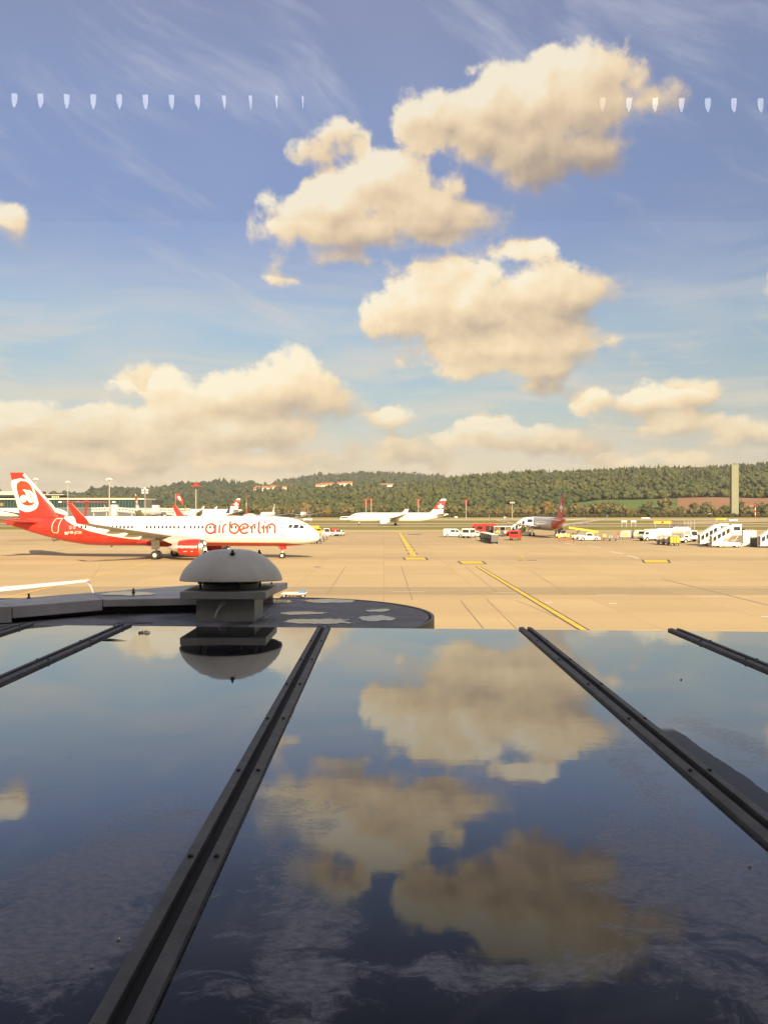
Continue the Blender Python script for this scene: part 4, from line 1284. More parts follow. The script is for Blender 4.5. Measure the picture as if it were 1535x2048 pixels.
# seen side is the left one (+y in its own frame); text runs from nose to tail
sl = (722.5 - 694.5) / F * d; zz = CAMZ - (1033.5 - HY) / F * d
cu_proj = lambda s, z: sw.skin(s, z, 1, .03)
text_part(sw, 'wordmark', 'SWISS', sl, zz, 1.75, M['sw_red'], lambda s, z: cu_proj(sl + (sl - s), z), squeeze=1.02)
sw.windows([sl + 6 + .8 * k for k in range(30)], 4.3, M['line_grey'], .3, .22, side=1)

# ---- airliners farther off
def along(px, d): return ((px - CX) / F * d, d, 0)
k3 = 1.42
p_ = simple('airliner', 'long white airliner with white cross on red tail, parked facing left behind the taxiing one', along(331, 690), R_(180), L=44.8, k=k3, fintop=M['bright'], detail=0)
p_ = simple('airliner', 'white airliner seen from behind at the glass terminal, thin red tail with a cross', along(318, 556), R_(91), L=41, k=k3, fintop=M['bright'], detail=0)
p_ = simple('airliner', 'white airliner whose nose shows just right of the big red and white tail fin', along(137, 520), R_(0), L=41, k=k3, detail=0)
M['navy'] = mat('navy_tail_paint', (0.02, 0.03, 0.12), 0.4)
M['teal'] = mat('pale_teal_paint', (0.55, 0.62, 0.58), 0.4)
p_ = simple('airliner', 'small white airliner with navy blue tail in front of the longer white one', along(402, 640), R_(237), L=41, k=.81, fincol=M['navy'], cross=False, detail=0)
p_.fin_shape('disc', [(43.0 - 3.4 + .8 * math.cos(a), 8.2 + .8 * math.sin(a)) for a in [2 * math.pi * k / 14 for k in range(14)]], M['yellow'], 1, .03)
p_ = simple('airliner', 'airliner seen from behind with tall narrow bright red tail rising over the white cabin', (-42.9, 270.4, 0), R_(96), L=37.6, detail=0, stabcol=M['white'])
p_ = simple('airliner', 'white airliner with pale tail turned towards the left beside the tall red tail', along(522, 590), R_(262), L=37.6, fincol=M['teal'], cross=False, detail=0)
p_ = simple('airliner', 'distant airliner seen head on with wings spread and a thin red tail', along(603, 735), R_(270), L=37.6, detail=0)

# parked regional jet with red tail, seen from behind
M['silver_red'] = livery_mat('grey_and_red_skin', (0.50, 0.49, 0.47), (0.42, 0.04, 0.03), [(0, -1), (33.2, -1), (33.8, 3.0), (36.6, 7.4), (45, 7.9)], 44.4, edge=(0.5, 0.45, 0.4), edge_w=.05)
tl = A(1129, 1042, 189)
hd = R_(90 + 3)
kk = .84
Lr = 36.2 / kk
nose = Vector((tl.x, tl.y, 0)) + Vector((math.cos(hd), math.sin(hd), 0)) * 36.2
e190 = simple('airliner', 'silver grey jet with red tail parked with stairs at its door, seen from behind', nose, hd, L=Lr, zc=3.9, k=kk, skin=M['silver_red'], fincol=M['darkred'], stabcol=M['lightgrey'], cowlmat=M['pale_skin'], tip='raked')
q = MB(); q.lathe([(.20, -Lr - .01), (.16, -Lr - .02), (.01, -Lr + .1)], (0, 0, 3.9 + 1.25), 12, 'X'); q.build('exhaust', M['black'], e190.root)

# high winged turboprop, only its red T tail stands above the white cabin
tp = thing('turboprop_airliner', 'turboprop airliner with red T shaped tail standing up behind the white cabin', 'airliner', along(161, 170), R_(118))
q = MB(); rs = []
for s, r, o in ((0, .1, -.3), (1.2, .75, -.2), (3.2, 1.3, 0), (18, 1.35, 0), (24, .9, .35), (28, .3, .8)):
    rs.append([(-s + 20, r * math.cos(a), 2.9 + o + r * math.sin(a)) for a in [2 * math.pi * k / 18 for k in range(18)]])
q.rings(rs); q.build('fuselage', M['swiss_skin'], tp, smooth=True)
q = MB(); q.rings(Plane.foil(None, [(-3.6, 0, 3.6, 4.6, .5, 1.5708), (-5.6, 0, 5.6, 3.2, .42, 1.5708), (-6.8, 0, 8.05, 2.5, .36, 1.5708)])); q.build('tail_fin', M['darkred'], tp, smooth=True)
q = MB(); q.rings([[(-6.2 - u, .55 * rr * math.cos(a), 8.15 + .33 * rr * math.sin(a)) for a in [2 * math.pi * k / 12 for k in range(12)]] for u, rr in ((0, .1), (.5, .8), (1.6, 1), (2.6, .7), (3.3, .1))]); q.build('fin_fairing', M['red'], tp, smooth=True)
for s in (-1, 1):
    q = MB(); q.rings(Plane.foil(None, [(-6.8, s * .2, 8.15, 1.7, .34, 0), (-7.2, s * 4.65, 8.15, .95, .12, 0)])); q.build('tailplane', M['red'], tp, smooth=True)
    q = MB(); q.rings(Plane.foil(None, [(10.6, s * .2, 4.35, 2.9, .4, 0), (10.2, s * 13.8, 4.5, 1.4, .2, 0)])); q.build('wing', M['wing_grey'], tp, smooth=True)
    q = MB(); q.lathe([(.2, 12.8), (.55, 12.2), (.65, 10), (.5, 7), (.2, 6.2)], (0, s * 4.2, 3.9), 12, 'X', True, True); n_ = q.build('engine', M['swiss_skin'], tp, smooth=True)
    q = MB()
    for k in range(6):
        a = 2 * math.pi * k / 6; q.tube((12.75, s * 4.2, 3.9), (12.75, s * 4.2 + 1.9 * math.cos(a), 3.9 + 1.9 * math.sin(a)), .12, .05, 5)
    q.build('propeller', M['darkgrey'], n_)
    q = MB(); q.tube((8, s * 4.2, .45), (8, s * 4.2, 3.7), .12); q.tube((8, s * 4.2 - .2, .45), (8, s * 4.2 + .2, .45), .45, n=14); q.build('main_gear', M['darkgrey'], tp)
q = MB(); q.tube((17, 0, .35), (17, 0, 1.9), .1); q.tube((17, -.15, .35), (17, .15, .35), .35, n=12); q.build('nose_gear', M['darkgrey'], tp)

# wing of the jet standing below the window on the left, its body outside the frame
wg = Plane('airliner', 'jet at the left edge, only its white wing with split winglet and red lamp showing', (-35.4, 62.0, 0), R_(103), 30, 1.30, 1.75)
wg.hull(M['swiss_skin'], 20)
wg.wings(M['white'], (M['white'], M['white']), s0=10.6, zroot=.85, semi=14.6, root=4.6, kinkc=2.7, tipc=1.25, sweep=24, dih=.085, tip='split', fair=False)
q = MB(); yt = -14.6 * .91
xw = -(10.6 + (14.6 * .91 - .78) * math.tan(R_(24)))
c = Vector((xw + .02, yt, 0.85 + (14.6 * .91 - .78) * .085 + .0016 * (14.6 * .91 - 1.3) ** 2))
q.lathe([(.001, .22), (.07, .12), (.09, 0), (.06, -.2), (.001, -.3)], c, 10, 'X'); q.build('position_lamp', mat('red_lamp_glass', (0.75, 0.06, 0.03), 0.2, var=0), wg.wing_parts[-1])
wg.fin(M['white'], 24, 2.9, 27.4, 6.9, 3.8, 2.2, .3, .2); wg.cockpit(M['glass'])
for s in (-1, 1):
    q = MB(); q.rings(Plane.foil(None, [(-27.4, s * .1, 6.8, 2.2, .2, 0), (-29, s * 3.8, 6.8, 1.0, .1, 0)])); q.build('tailplane', M['white'], wg.root, smooth=True)
wg.gear(14.5, -1.9, .4, .3, 1.4, M['grey'], (.25,)); wg.gear(14.5, 1.9, .4, .3, 1.4, M['grey'], (.25,)); wg.gear(3.5, 0, .3, .2, 1.2, M['grey'], (.15,), name='nose_gear')

# ================================================================== glass terminal on the left
def far_box(x0, x1, y0, y1, d, depth):
    """corners of a box whose front fills that pixel rectangle at depth d"""
    a, b = A(x0, y1, d), A(x1, y0, d)
    return (a.x, d, a.z), (b.x, d + depth, b.z)
D = 640.0
tb = thing('glass_terminal', 'long dark glass terminal with thin white roof edge behind the red tail', 'terminal')
fac = mat('teal_facade_glass', (0.020, 0.045, 0.045), 0.12, var=0.3, scale=.05)
for n_, r_, m_, dp in (('facade_glass', (-130, 286, 999, 1015), fac, 30), ('lower_floor', (-130, 306, 1017.5, 1038), M['darkgrey'], 28), ('floor_ledge', (-130, 303, 1015, 1017.4), mat('teal_ledge', (0.12, 0.18, 0.17), .5), 32),
                       ('roof_edge', (-130, 288, 996.8, 998.9), M['cream'], 33), ('planted_roof', (-10, 284, 994.4, 996.7), mat('sedum_roof', (0.12, 0.085, 0.03), .9, var=.3, scale=.3), 25),
                       ('end_wall', (286.3, 304, 999.5, 1015), mat('dark_cladding', (0.05, 0.055, 0.05), .6), 28), ('upper_storey', (-130, 119, 990.2, 996.7), mat('upper_glass', (0.03, 0.03, 0.03), .2, var=.2), 18),
                       ('flat_canopy', (-130, 127, 988.6, 990.1), M['grey'], 26), ('roof_hall', (-130, 28, 982.3, 988.5), mat('hall_cladding', (0.35, 0.34, 0.33), .7), 12), ('roof_box', (77, 86.5, 982.8, 988.5), mat('brown_cladding', (0.10, 0.075, 0.06), .7), 6)):
    a, b = far_box(*r_, D - (1.2 if n_ in ('roof_edge', 'flat_canopy') else .6 if n_ == 'floor_ledge' else 0), dp)
    q = MB(); q.b2(a, b); q.build(n_, m_, tb)
mul = None
for k in range(46):
    px = 3 + k * 6.2
    a, b = far_box(px, px + .5, 999.1, 1014.9, D - .25, .2)
    if mul is None:
        q = MB(); q.b2(a, b); mul = q.build('mullion', mat('mullion_metal', (0.10, 0.13, 0.12), .5), tb); mx0 = px
    else:
        o = link('mullion', mul.data, tb); o.location = ((px - mx0) / F * D, 0, 0)
for k, px in enumerate((104, 108, 112, 116)):
    a, b = far_box(px, px + 2.4, 991.6, 996, D - .2, .15); q = MB(); q.b2(a, b); q.build('pale_window', mat('pale_blind', (0.55, 0.42, 0.25), .6), tb)  # plain tan panes in the upper storey
for x0, x1 in ((117.5, 124), (153.5, 160), (224.5, 231)):
    a, b = far_box(x0, x1, 1002.6, 1005.2, D - .3, .2); q = MB(); q.b2(a, b); q.build('gate_sign', M['white'], tb)
a, b = far_box(0, 7, 1006, 1012, D - .2, .1); q = MB(); q.b2(a, b); q.build('yellow_panel', mat('ochre_panel', (.25, .17, .05), .6), tb)

def bridge(label, xa, ya, xb, yb, d, blocks):
    o = thing('jet_bridge', label, 'jet bridge', A(xa, 1022, d) * 1.0)
    o.location.z = 0
    base = Vector(o.location)
    pa, pb = A(xa, ya, d) - base, A(xb, yb, d - 6) - base
    q = MB(); h = 1.5; w = 1.5
    q.add([pa + Vector((0, w * s, h * t)) for t in (-1, 1) for s in (-1, 1)] + [pb + Vector((0, w * s, h * t)) for t in (-1, 1) for s in (-1, 1)],
          [(0, 1, 3, 2), (4, 6, 7, 5), (0, 4, 5, 1), (2, 3, 7, 6), (0, 2, 6, 4), (1, 5, 7, 3)])
    q.build('tunnel', M['lightgrey'], o)
    n = 7
    for k in range(n):
        c = pa.lerp(pb, (k + .5) / n); q = MB(); L_ = (pb - pa).length / n * .32
        q.box((c.x, c.y - w - .03, c.z + .15), (L_ * 2, .08, 1.0)); q.build('tunnel_window', M['darkgrey'], o)
    for f in (.12, .85):
        c = pa.lerp(pb, f); q = MB(); q.b2((c.x - .35, c.y - .35, 0), (c.x + .35, c.y + .35, c.z - h)); q.build('support_column', M['grey'], o)
    for (x0, x1, y0, y1) in blocks:
        a, b = far_box(x0, x1, y0, y1, d - 4, 5); q = MB(); q.b2(Vector(a) - base, Vector(b) - base); q.build('bridge_head', M['cream'], o)
bridge('pale jet bridge running right from the glass terminal, pale cabin at its left end', 226, 1017.5, 271, 1021.5, 618, [(222, 233, 1009.5, 1031)])
bridge('pale jet bridge just right of the dark end of the glass terminal', 316, 1020, 352, 1020.5, 600, [(304.5, 316, 1010.3, 1019)])
bridge('grey jet bridge nearest the T tailed turboprop', 184, 1019.5, 219, 1018.5, 622, [])
bridge('pale jet bridge beneath the flag at the long white airliner', 356, 1021, 380, 1020.5, 610, [(349, 354, 1025, 1034)])

# masts, flag
def mast(label, px, top, d, kind='lamp', base=None):
    z = CAMZ - (top - HY) / F * d
    o = thing('light_mast', label, 'mast', along(px, d))
    q = MB(); q.tube((0, 0, 0), (0, 0, z), .24 if d < 500 else .30, .13 if d < 500 else .22, 8); q.build('pole', mat('mast_paint', (.52, .48, .40), .6) if 'mastp' not in M else M['mastp'], o)
    if kind == 'lamp':
        q = MB(); q.lathe([(.2, z - .3), (.75, z - .15), (.75, z + .1), (.2, z + .2)], n=12, close0=True, close1=True); q.build('lamp_ring', M['lightgrey'], o)
        for k in range(6):
            a = 2 * math.pi * k / 6; q = MB(); q.box((.75 * math.cos(a), .75 * math.sin(a), z - .3), (.4, .4, .35)); q.build('floodlight', M['lightgrey'], o)
    elif kind == 'cage':
        for k, (dx, zz) in enumerate(((-1, -1), (1, -1), (-1, -2.2), (1, -2.2), (0, -.2))):
            q = MB(); q.box((dx, 0, z + zz), (1.1, 1.0, .9)); q.build('floodlight', M['lightgrey'], o)
        q = MB(); q.tube((0, 0, z - .1), (0, 0, z + .5), .3); q.build('warning_lamp', M['red'], o)
    elif kind == 'redtop':
        q = MB(); q.lathe([(.3, z - .5), (2.0, z - .3), (2.0, z), (.3, z + .2)], n=12, close0=True, close1=True); q.build('lamp_ring', M['darkred'], o)
        q = MB(); q.tube((0, 0, z), (0, 0, z + .9), .45); q.build('warning_lamp', M['red'], o)
    elif kind == 'lattice':
        q = MB(); w = .5
        for k in range(5):
            z0, z1 = z - 6 + k * 1.2, z - 4.8 + k * 1.2
            q.tube((-w, 0, z0), (w, 0, z1), .09, n=4); q.tube((w, 0, z0), (-w, 0, z1), .09, n=4)
        q.tube((-w, 0, z - 6), (-w, 0, z), .11, n=4); q.tube((w, 0, z - 6), (w, 0, z), .11, n=4)
        q.tube((-2.2, 0, z), (2.2, 0, z), .24, n=4)
        q.build('lattice_head', M['darkred'], o)
    elif kind == 'cross':
        q = MB(); q.tube((-1.8, 0, z), (1.8, 0, z), .3, n=5); q.build('cross_arm', M['grey'], o)
        for dx in (-1.5, 0, 1.5):
            q = MB(); q.box((dx, 0, z + .5), (.7, .5, .7)); q.build('floodlight', M['lightgrey'], o)
        q = MB(); q.box((.4, 0, z - 6), (2.2, .8, 1.6)); q.build('camera_box', M['darkgrey'], o)
M['mastp'] = mat('mast_paint', (.36, .33, .27), .6)
mast('slim light mast rising behind the slanting edge of the big red tail', 72.3, 957, 300)
mast('slim light mast between the red tail and the tallest mast', 136, 963, 340)
mast('tallest light mast in front of the glass terminal', 219, 957, 255)
mast('light mast with a cage of floodlights right of the glass terminal', 290.5, 976, 400, 'cage')
mast('light mast with dark red ring at its top above the white cabin', 392, 971, 290, 'redtop')
mast('red topped lattice mast, left one of the close pair above the runway airliner', 731.5, 999, 705, 'lattice')
mast('red topped lattice mast, right one of the close pair above the runway airliner', 742, 998, 700, 'lattice')
mast('red topped mast above the rear cabin of the runway airliner', 836, 999, 700, 'lattice')
mast('red topped mast standing alone right of the runway airliner tail', 931.5, 1000, 706, 'lattice')
mast('grey mast with short cross arm above the red bus', 1023.5, 1006, 640, 'cross')
fo = thing('flag', 'red flag with white cross flying from a thin pole near the light mast', 'flag', along(351, 300))
zt = CAMZ + (HY - 987.5) / F * 300
q = MB(); q.tube((0, 0, 0), (0, 0, zt + .2), .09, .05, 6); q.build('flag_pole', M['mastp'], fo)
def flag_pt(u, v, off=0):
    return (.05 + u * 2.7 + .1 * math.sin(u * 4), .35 * math.sin(u * 5 + v) * u + off, zt - v * 2.1 - u * u * 1.6 - u * .4)
q = MB(); n = 8
q.add([flag_pt(i / n, j / 4) for j in range(5) for i in range(n + 1)], [(j * (n + 1) + i, j * (n + 1) + i + 1, (j + 1) * (n + 1) + i + 1, (j + 1) * (n + 1) + i) for j in range(4) for i in range(n)])
q.build('flag_cloth', M['red'], fo)
q = MB()
for (u0, u1, v0, v1) in ((.38, .62, .2, .8), (.2, .8, .38, .62)):
    q.add([flag_pt(u0 + (u1 - u0) * i / 3, v0 + (v1 - v0) * j / 3, -.03) for j in range(4) for i in range(4)], [(j * 4 + i, j * 4 + i + 1, (j + 1) * 4 + i + 1, (j + 1) * 4 + i) for j in range(3) for i in range(3)])
q.build('cross', M['bright'], fo)
po = thing('striped_pole', 'red and white striped pole standing before the hedge at the far right', 'pole', along(1509, 800))
zt = CAMZ + (HY - 1010) / F * 800
for k in range(5):
    q = MB(); q.tube((0, 0, zt * k / 5), (0, 0, zt * (k + 1) / 5), .42, n=8); q.build('pole_band', M['red'] if k % 2 == 0 else M['white'], po)

# taxiway signs
def board(label, x0, x1, y0, y1, d, mt, mark=None):
    a, b = far_box(x0, x1, y0, y1, d, .35)
    o = thing('taxiway_sign', label, 'sign', ((a[0] + b[0]) / 2, d, 0))
    w, z0, z1 = b[0] - a[0], max(.3, a[2]), b[2]
    q = MB(); q.b2((-w / 2, -.15, z0), (w / 2, .15, z1)); q.build('sign_panel', mt, o)
    for s in (-.4, .4):
        q = MB(); q.b2((w * s - .08, -.08, 0), (w * s + .08, .08, z0 - .002)); q.build('sign_leg', M['grey'], o)
    if mark:
        q = MB(); q.b2((-.35 * (z1 - z0), -.17, z0 + .15 * (z1 - z0)), (.35 * (z1 - z0), -.153, z1 - .15 * (z1 - z0))); q.build('sign_mark', M['black'], o)
    return o
M['signy'] = mat('sign_yellow', (.72, .36, .02), .5)
board('wide yellow taxiway sign with a dark mark in the grass above the baggage carts', 1306, 1341, 1042, 1047.4, 330, M['signy'], True)
board('yellow taxiway sign far beyond the passenger stairs', 1429.5, 1451, 1036.4, 1039.6, 480, M['signy'])
board('yellow taxiway sign just right of the taxiing airliner nose', 606, 638, 1051.5, 1057, 255, M['signy'])
board('white board in the grass right of the parked red tail', 1241.5, 1252.5, 1041.3, 1044.2, 330, M['white'])
board('white board left of the wide yellow sign', 1260.5, 1271, 1041.3, 1044.2, 332, M['white'])
board('low white board at the far grass edge over the yellow sign', 1282, 1298, 1035.3, 1037.2, 620, M['white'])
board('low white board at the far right beyond the stairs', 1457, 1474, 1038.8, 1041.3, 480, M['white'])
board('small white board in the grass left of the grey mast', 1007, 1013.5, 1033.6, 1035.8, 650, M['white'])
board('white board above the taxiing airliner nose', 606, 624, 1037.5, 1040, 480, M['white'])
board('pale board on the far grass near the runway airliner', 908.5, 914, 1032.8, 1035.5, 700, M['cream'])

# ================================================================== hills
def prof(pts, d, tree=14.0):
    xs = np.array([p[0] for p in pts], float); ys = np.array([p[1] for p in pts], float)
    return (xs - CX) / F, CAMZ + (HY - ys) / F * d - tree
def sm(x, a, b):
    t = np.clip((x - a) / (b - a), 0, 1); return t * t * (3 - 2 * t)
LAY = {
 'right': (prof([(700, 1015), (800, 985), (865, 962), (900, 951), (960, 946.5), (1000, 944.5), (1100, 942), (1200, 937.5), (1300, 934.5), (1400, 934), (1450, 930.5), (1535, 926), (1700, 922), (2600, 930)], 1900, 19), 1900, 1000),
 'low':   (prof([(150, 1016), (300, 1003), (380, 999), (460, 996), (500, 990), (600, 986), (700, 984), (800, 979), (870, 972), (940, 978), (1100, 1000)], 1400, 20), 1400, 930),
 'mid':   (prof([(480, 1000), (520, 982), (548, 969), (600, 958.5), (700, 949.5), (760, 948.5), (800, 951), (880, 955), (960, 975), (1100, 1000)], 3200, 16), 3200, 2300),
 'left':  (prof([(-700, 985), (0, 1004), (150, 996), (168, 990), (192, 981), (206, 976.5), (240, 980.5), (290, 980.5), (320, 976), (370, 968.5), (400, 966.5), (440, 968), (490, 974), (520, 980), (560, 990), (700, 1005)], 2300, 12), 2300, 1500),
 'village': (prof([(440, 1000), (480, 983), (500, 979), (520, 977.5), (560, 977.5), (620, 975.5), (700, 972), (760, 972.5), (850, 972), (900, 974), (940, 985)], 2050, 0), 2050, 1450),
 'field': (prof([(1080, 1026), (1150, 1008), (1200, 1000), (1300, 997.5), (1400, 996.5), (1535, 995.5), (2600, 994)], 1230, 0), 1230, 930),
}
def height(t, Y):
    h = np.zeros(np.broadcast(t, Y).shape) - 0.5
    for k, ((ts, hs), dr, d0) in LAY.items():
        top = np.interp(t, ts, hs, left=hs[0], right=hs[-1])
        up = sm(Y, d0, dr)
        if k == 'field':
            up = np.clip((Y - d0) / (dr - d0), 0, 1)
        down = 1 - 0.55 * sm(Y, dr + 60, dr + 900) if k != 'field' else 1.0
        h = np.maximum(h, np.maximum(top, 0) * up * down)
    return h + 1.2 * np.sin(t * 40 + Y * .004) * sm(Y, 1000, 1300)
NT_, NY = 260, 120
ts = np.linspace(-1.5, 1.5, NT_); Ys = np.concatenate([np.linspace(905, 2400, 80), np.linspace(2430, 4600, NY - 80)])
TT, YY = np.meshgrid(ts, Ys); HH = height(TT, YY)
HH[0, :] = -1.0
co = np.stack([TT * YY, YY, HH], -1).reshape(-1, 3)
idx = np.arange(NT_ * NY).reshape(NY, NT_)
quads = np.stack([idx[:-1, :-1], idx[:-1, 1:], idx[1:, 1:], idx[1:, :-1]], -1).reshape(-1, 4)
def np_mesh(name, co, faces, mt, parent=None, smooth=False):
    me = bpy.data.meshes.new(name); k = faces.shape[1]
    me.vertices.add(len(co)); me.vertices.foreach_set('co', np.ascontiguousarray(co, np.float32).ravel())
    me.loops.add(faces.size); me.loops.foreach_set('vertex_index', np.ascontiguousarray(faces, np.int32).ravel())
    me.polygons.add(len(faces)); me.polygons.foreach_set('loop_start', np.arange(0, faces.size, k, dtype=np.int32))
    me.polygons.foreach_set('loop_total', np.full(len(faces), k, np.int32))
    if smooth: me.polygons.foreach_set('use_smooth', np.ones(len(faces), bool))
    me.update(calc_edges=True); me.validate()
    me.materials.append(mt)
    return link(name, me, parent)
hills = np_mesh('hills', co, quads, M['meadow'], smooth=True); hills['kind'] = 'structure'

def land(name, px0, px1, Y0, Y1, mt, lift=.5, n=14, skew=0):
    """a field: a patch that lies on the slope"""
    V = []
    for j in range(n + 1):
        for i in range(n + 1):
            t = (px0 + (px1 - px0) * i / n - CX) / F; y = Y0 + (Y1 - Y0) * j / n + skew * i / n
            V.append((t * y, y, float(height(np.array(t), np.array(y))) + lift))
    f = [(j * (n + 1) + i, j * (n + 1) + i + 1, (j + 1) * (n + 1) + i + 1, (j + 1) * (n + 1) + i) for j in range(n) for i in range(n)]
    o = np_mesh(name, np.array(V), np.array(f), mt); o['kind'] = 'structure'; return o
land('green_field', 1150, 1352, 1010, 1225, M['greenfield'])
land('ploughed_field', 1353, 1640, 1020, 1228, M['soil'])
land('green_field', 1400, 1535, 985, 1019, M['greenfield'])
land('dry_field', 1040, 1148, 940, 990, mat('stubble', (.34, .28, .16), .9, var=.2, scale=.02), lift=1.0)

# ---- houses on the slopes
ORD = ['first', 'second', 'third', 'fourth', 'fifth', 'sixth', 'seventh', 'eighth', 'ninth', 'tenth']
M['plaster'] = mat('house_plaster', (.68, .62, .52), .8, var=.08)
M['tiles'] = mat('roof_tiles', (.42, .11, .05), .8, var=.2, scale=1)
M['brown_tiles'] = mat('brown_roof_tiles', (.22, .13, .09), .8, var=.2, scale=1)
HSPOT = []
def house(label, px, y, w, dp, h, rz=0.0, roof='tiles', grp='village houses on the far slopes', lift=0.0, py=None):
    t = (px - CX) / F; z = float(height(np.array(t), np.array(float(y)))) + lift
    if py is not None:
        # the farthest-forward place on the slope that is seen at that height in the picture
        cand = np.arange(y - 500 if y > 1200 else y, y + 60, 4.0); hz_ = height(np.full(cand.shape, t), cand); yy = HY - (hz_ - CAMZ) / cand * F
        ok = np.nonzero(yy <= py + 1.2)[0]; i_ = ok[0] if len(ok) else int(yy.argmin())
        y, z = float(cand[i_]), float(hz_[i_])
    HSPOT.append((px, y))
    o = thing('house', label, 'house', (t * y, y, z), rz, grp)
    q = MB(); q.b2((-w / 2, -dp / 2, -6), (w / 2, dp / 2, h)); q.prism([(-dp / 2, h), (dp / 2, h), (0, h + dp * .32)], -w / 2, w / 2, 'X'); q.build('wall', M['plaster'], o)
    q = MB(); e = .6
    for s in (-1, 1):
        a = Vector((0, s * (dp / 2 + e), h - e * .64 + .05)); b_ = Vector((0, 0, h + dp * .32 + .05))
        q.add([(-w / 2 - e, a.y, a.z), (w / 2 + e, a.y, a.z), (w / 2 + e, b_.y, b_.z), (-w / 2 - e, b_.y, b_.z), (-w / 2 - e, a.y, a.z + .3), (w / 2 + e, a.y, a.z + .3), (w / 2 + e, b_.y, b_.z + .3), (-w / 2 - e, b_.y, b_.z + .3)],
              [(0, 1, 2, 3), (7, 6, 5, 4), (0, 4, 5, 1), (1, 5, 6, 2), (3, 2, 6, 7), (0, 3, 7, 4)])
    q.build('roof', M[roof], o)
    me = None
    for fl in range(max(1, int(h // 2.8))):
        for k in range(max(2, int(w // 4))):
            x = -w / 2 + (k + .5) * w / max(2, int(w // 4))
            if me is None:
                q = MB(); q.b2((-.6, -dp / 2 - .06, 0), (.6, -dp / 2 - .01, 1.4)); wn = q.build('window', M['glass'], o); me = wn.data
            else: wn = link('window', me, o)
            wn.location = (x, 0, .9 + fl * 2.8)
# long red roofed row
for k, (px, py) in enumerate(((637, 975.5), (646, 974.5), (655, 973.5), (664, 972.5), (673, 972), (682, 971.5), (691, 971), (699, 971))):
    house(f'white red roofed house, {ORD[k]} from the left in the row under the dark ridge', px, 2000, 13, 11, 7, rnd.uniform(-.2, .2), 'tiles', 'red roofed houses in a row on the slope', py=py)
for k, (px, py) in enumerate(((496, 981), (502, 980), (509, 982), (517, 978.5), (529, 981), (538, 980), (545, 979), (556, 978), (562, 979), (568, 978))):
    house(f'pale village house on the saddle between the ridges, {ORD[k]} from the left', px, 2060, rnd.uniform(10, 15), 10, rnd.uniform(5, 8), rnd.uniform(-.5, .5), 'brown_tiles' if k % 2 else 'tiles', 'village houses on the saddle', py=py)
for k, (px, py) in enumerate(((418, 1001), (426, 1000), (434, 999.5), (442, 999.5), (450, 999), (466, 998.5))):
    house(f'pale low house above the long white airliner, {ORD[k]} from the left', px, 1390, rnd.uniform(8, 13), 8, 4.5, rnd.uniform(-.3, .3), 'tiles' if k in (0, 5) else 'brown_tiles', 'houses above the long white airliner', py=py)
for k, (px, py) in enumerate(((357, 1003), (364, 1004), (371, 1003))):
    house(f'small pale house beside the flag, {ORD[k]} from the left', px, 1400, 8, 7, 4, 0, 'tiles', 'houses behind the flag', py=py)
for k, (px, py) in enumerate(((765, 972), (778, 972), (806, 971), (832, 971), (846, 970))):
    house(f'pale low building under the dark ridge above the runway airliner, {ORD[k]} from the left', px, 2040, 20, 10, 4, 0, 'brown_tiles', 'low buildings under the dark ridge', py=py)
for k, px in enumerate((877, 889, 901)):
    house(f'low red roofed house above the runway airliner tail, {ORD[k]} from the left', px, 1980, 14, 9, 2.5, 0, 'tiles', 'red roofed houses under the ridge', py=974)
house('pale farmhouse with broad orange brown roof among the trees by the green field', 1314, 960, 12, 11, 3.5, .2, 'brown_tiles', py=1026)
house('small white house among the trees below the ploughed field', 1416, 955, 8, 7, 3.5, -.2, 'brown_tiles', py=1027)
house('white house at the foot of the ploughed field at the far right', 1504, 960, 10, 7, 3.5, .1, 'brown_tiles', py=1016)

# ---- forest
def ico(sub):
    bm = bmesh.new(); bmesh.ops.create_icosphere(bm, subdivisions=sub, radius=1.0)
    v = np.array([p.co[:] for p in bm.verts]); f = np.array([[q.index for q in p.verts] for p in bm.faces]); bm.free(); return v, f
ICO1, ICO2 = ico(1), ico(2)

def leaf_mat(name, stops, stands=False):
    m = bpy.data.materials.new(name); m.use_nodes = True
    T = NT(m.node_tree); b = T.n['Principled BSDF']
    g = T.n.new('ShaderNodeNewGeometry'); oi = T.n.new('ShaderNodeObjectInfo')
    r = T.math('FRACT', T.math('ADD', g.outputs['Random Per Island'], oi.outputs['Random']))
    c = T.ramp(r, stops)
    n = T.noise(T.coord(), 0.9, 3, 0.6)
    c = T.mix(T.math('MULTIPLY', T.step(n, .35, .7), .45), c, T.mix(1.0, c, (1.55, 1.45, 1.2, 1), 'MULTIPLY'))
    if stands:
        st = T.noise(T.vec('MULTIPLY', T.coord(), (1, 1, 0)), 0.006, 4, 0.6)
        c = T.mix(1.0, c, T.ramp(st, [(.30, (.62, .72, .74)), (.46, (.85, .95, .90)), (.56, (1.05, 1.04, .95)), (.70, (1.30, 1.18, .95))]), 'MULTIPLY')
    T.put(b.inputs['Base Color'], c); b.inputs['Roughness'].default_value = .9; b.inputs['Specular IOR Level'].default_value = .1
    return m
GREENS = [(0, (.034, .047, .024)), (.25, (.046, .060, .028)), (.5, (.060, .069, .031)), (.7, (.072, .074, .034)), (.85, (.052, .070, .029)), (.96, (.090, .080, .037)), (1, (.068, .072, .031))]
M['forest'] = leaf_mat('forest_leaves', GREENS, True)
M['ridge'] = leaf_mat('ridge_forest_leaves', [(0, (.028, .040, .030)), (.5, (.040, .052, .036)), (1, (.055, .062, .038))], True)
M['conifer'] = leaf_mat('conifer_needles', [(0, (.024, .034, .020)), (.6, (.034, .044, .024)), (1, (.046, .055, .028))])

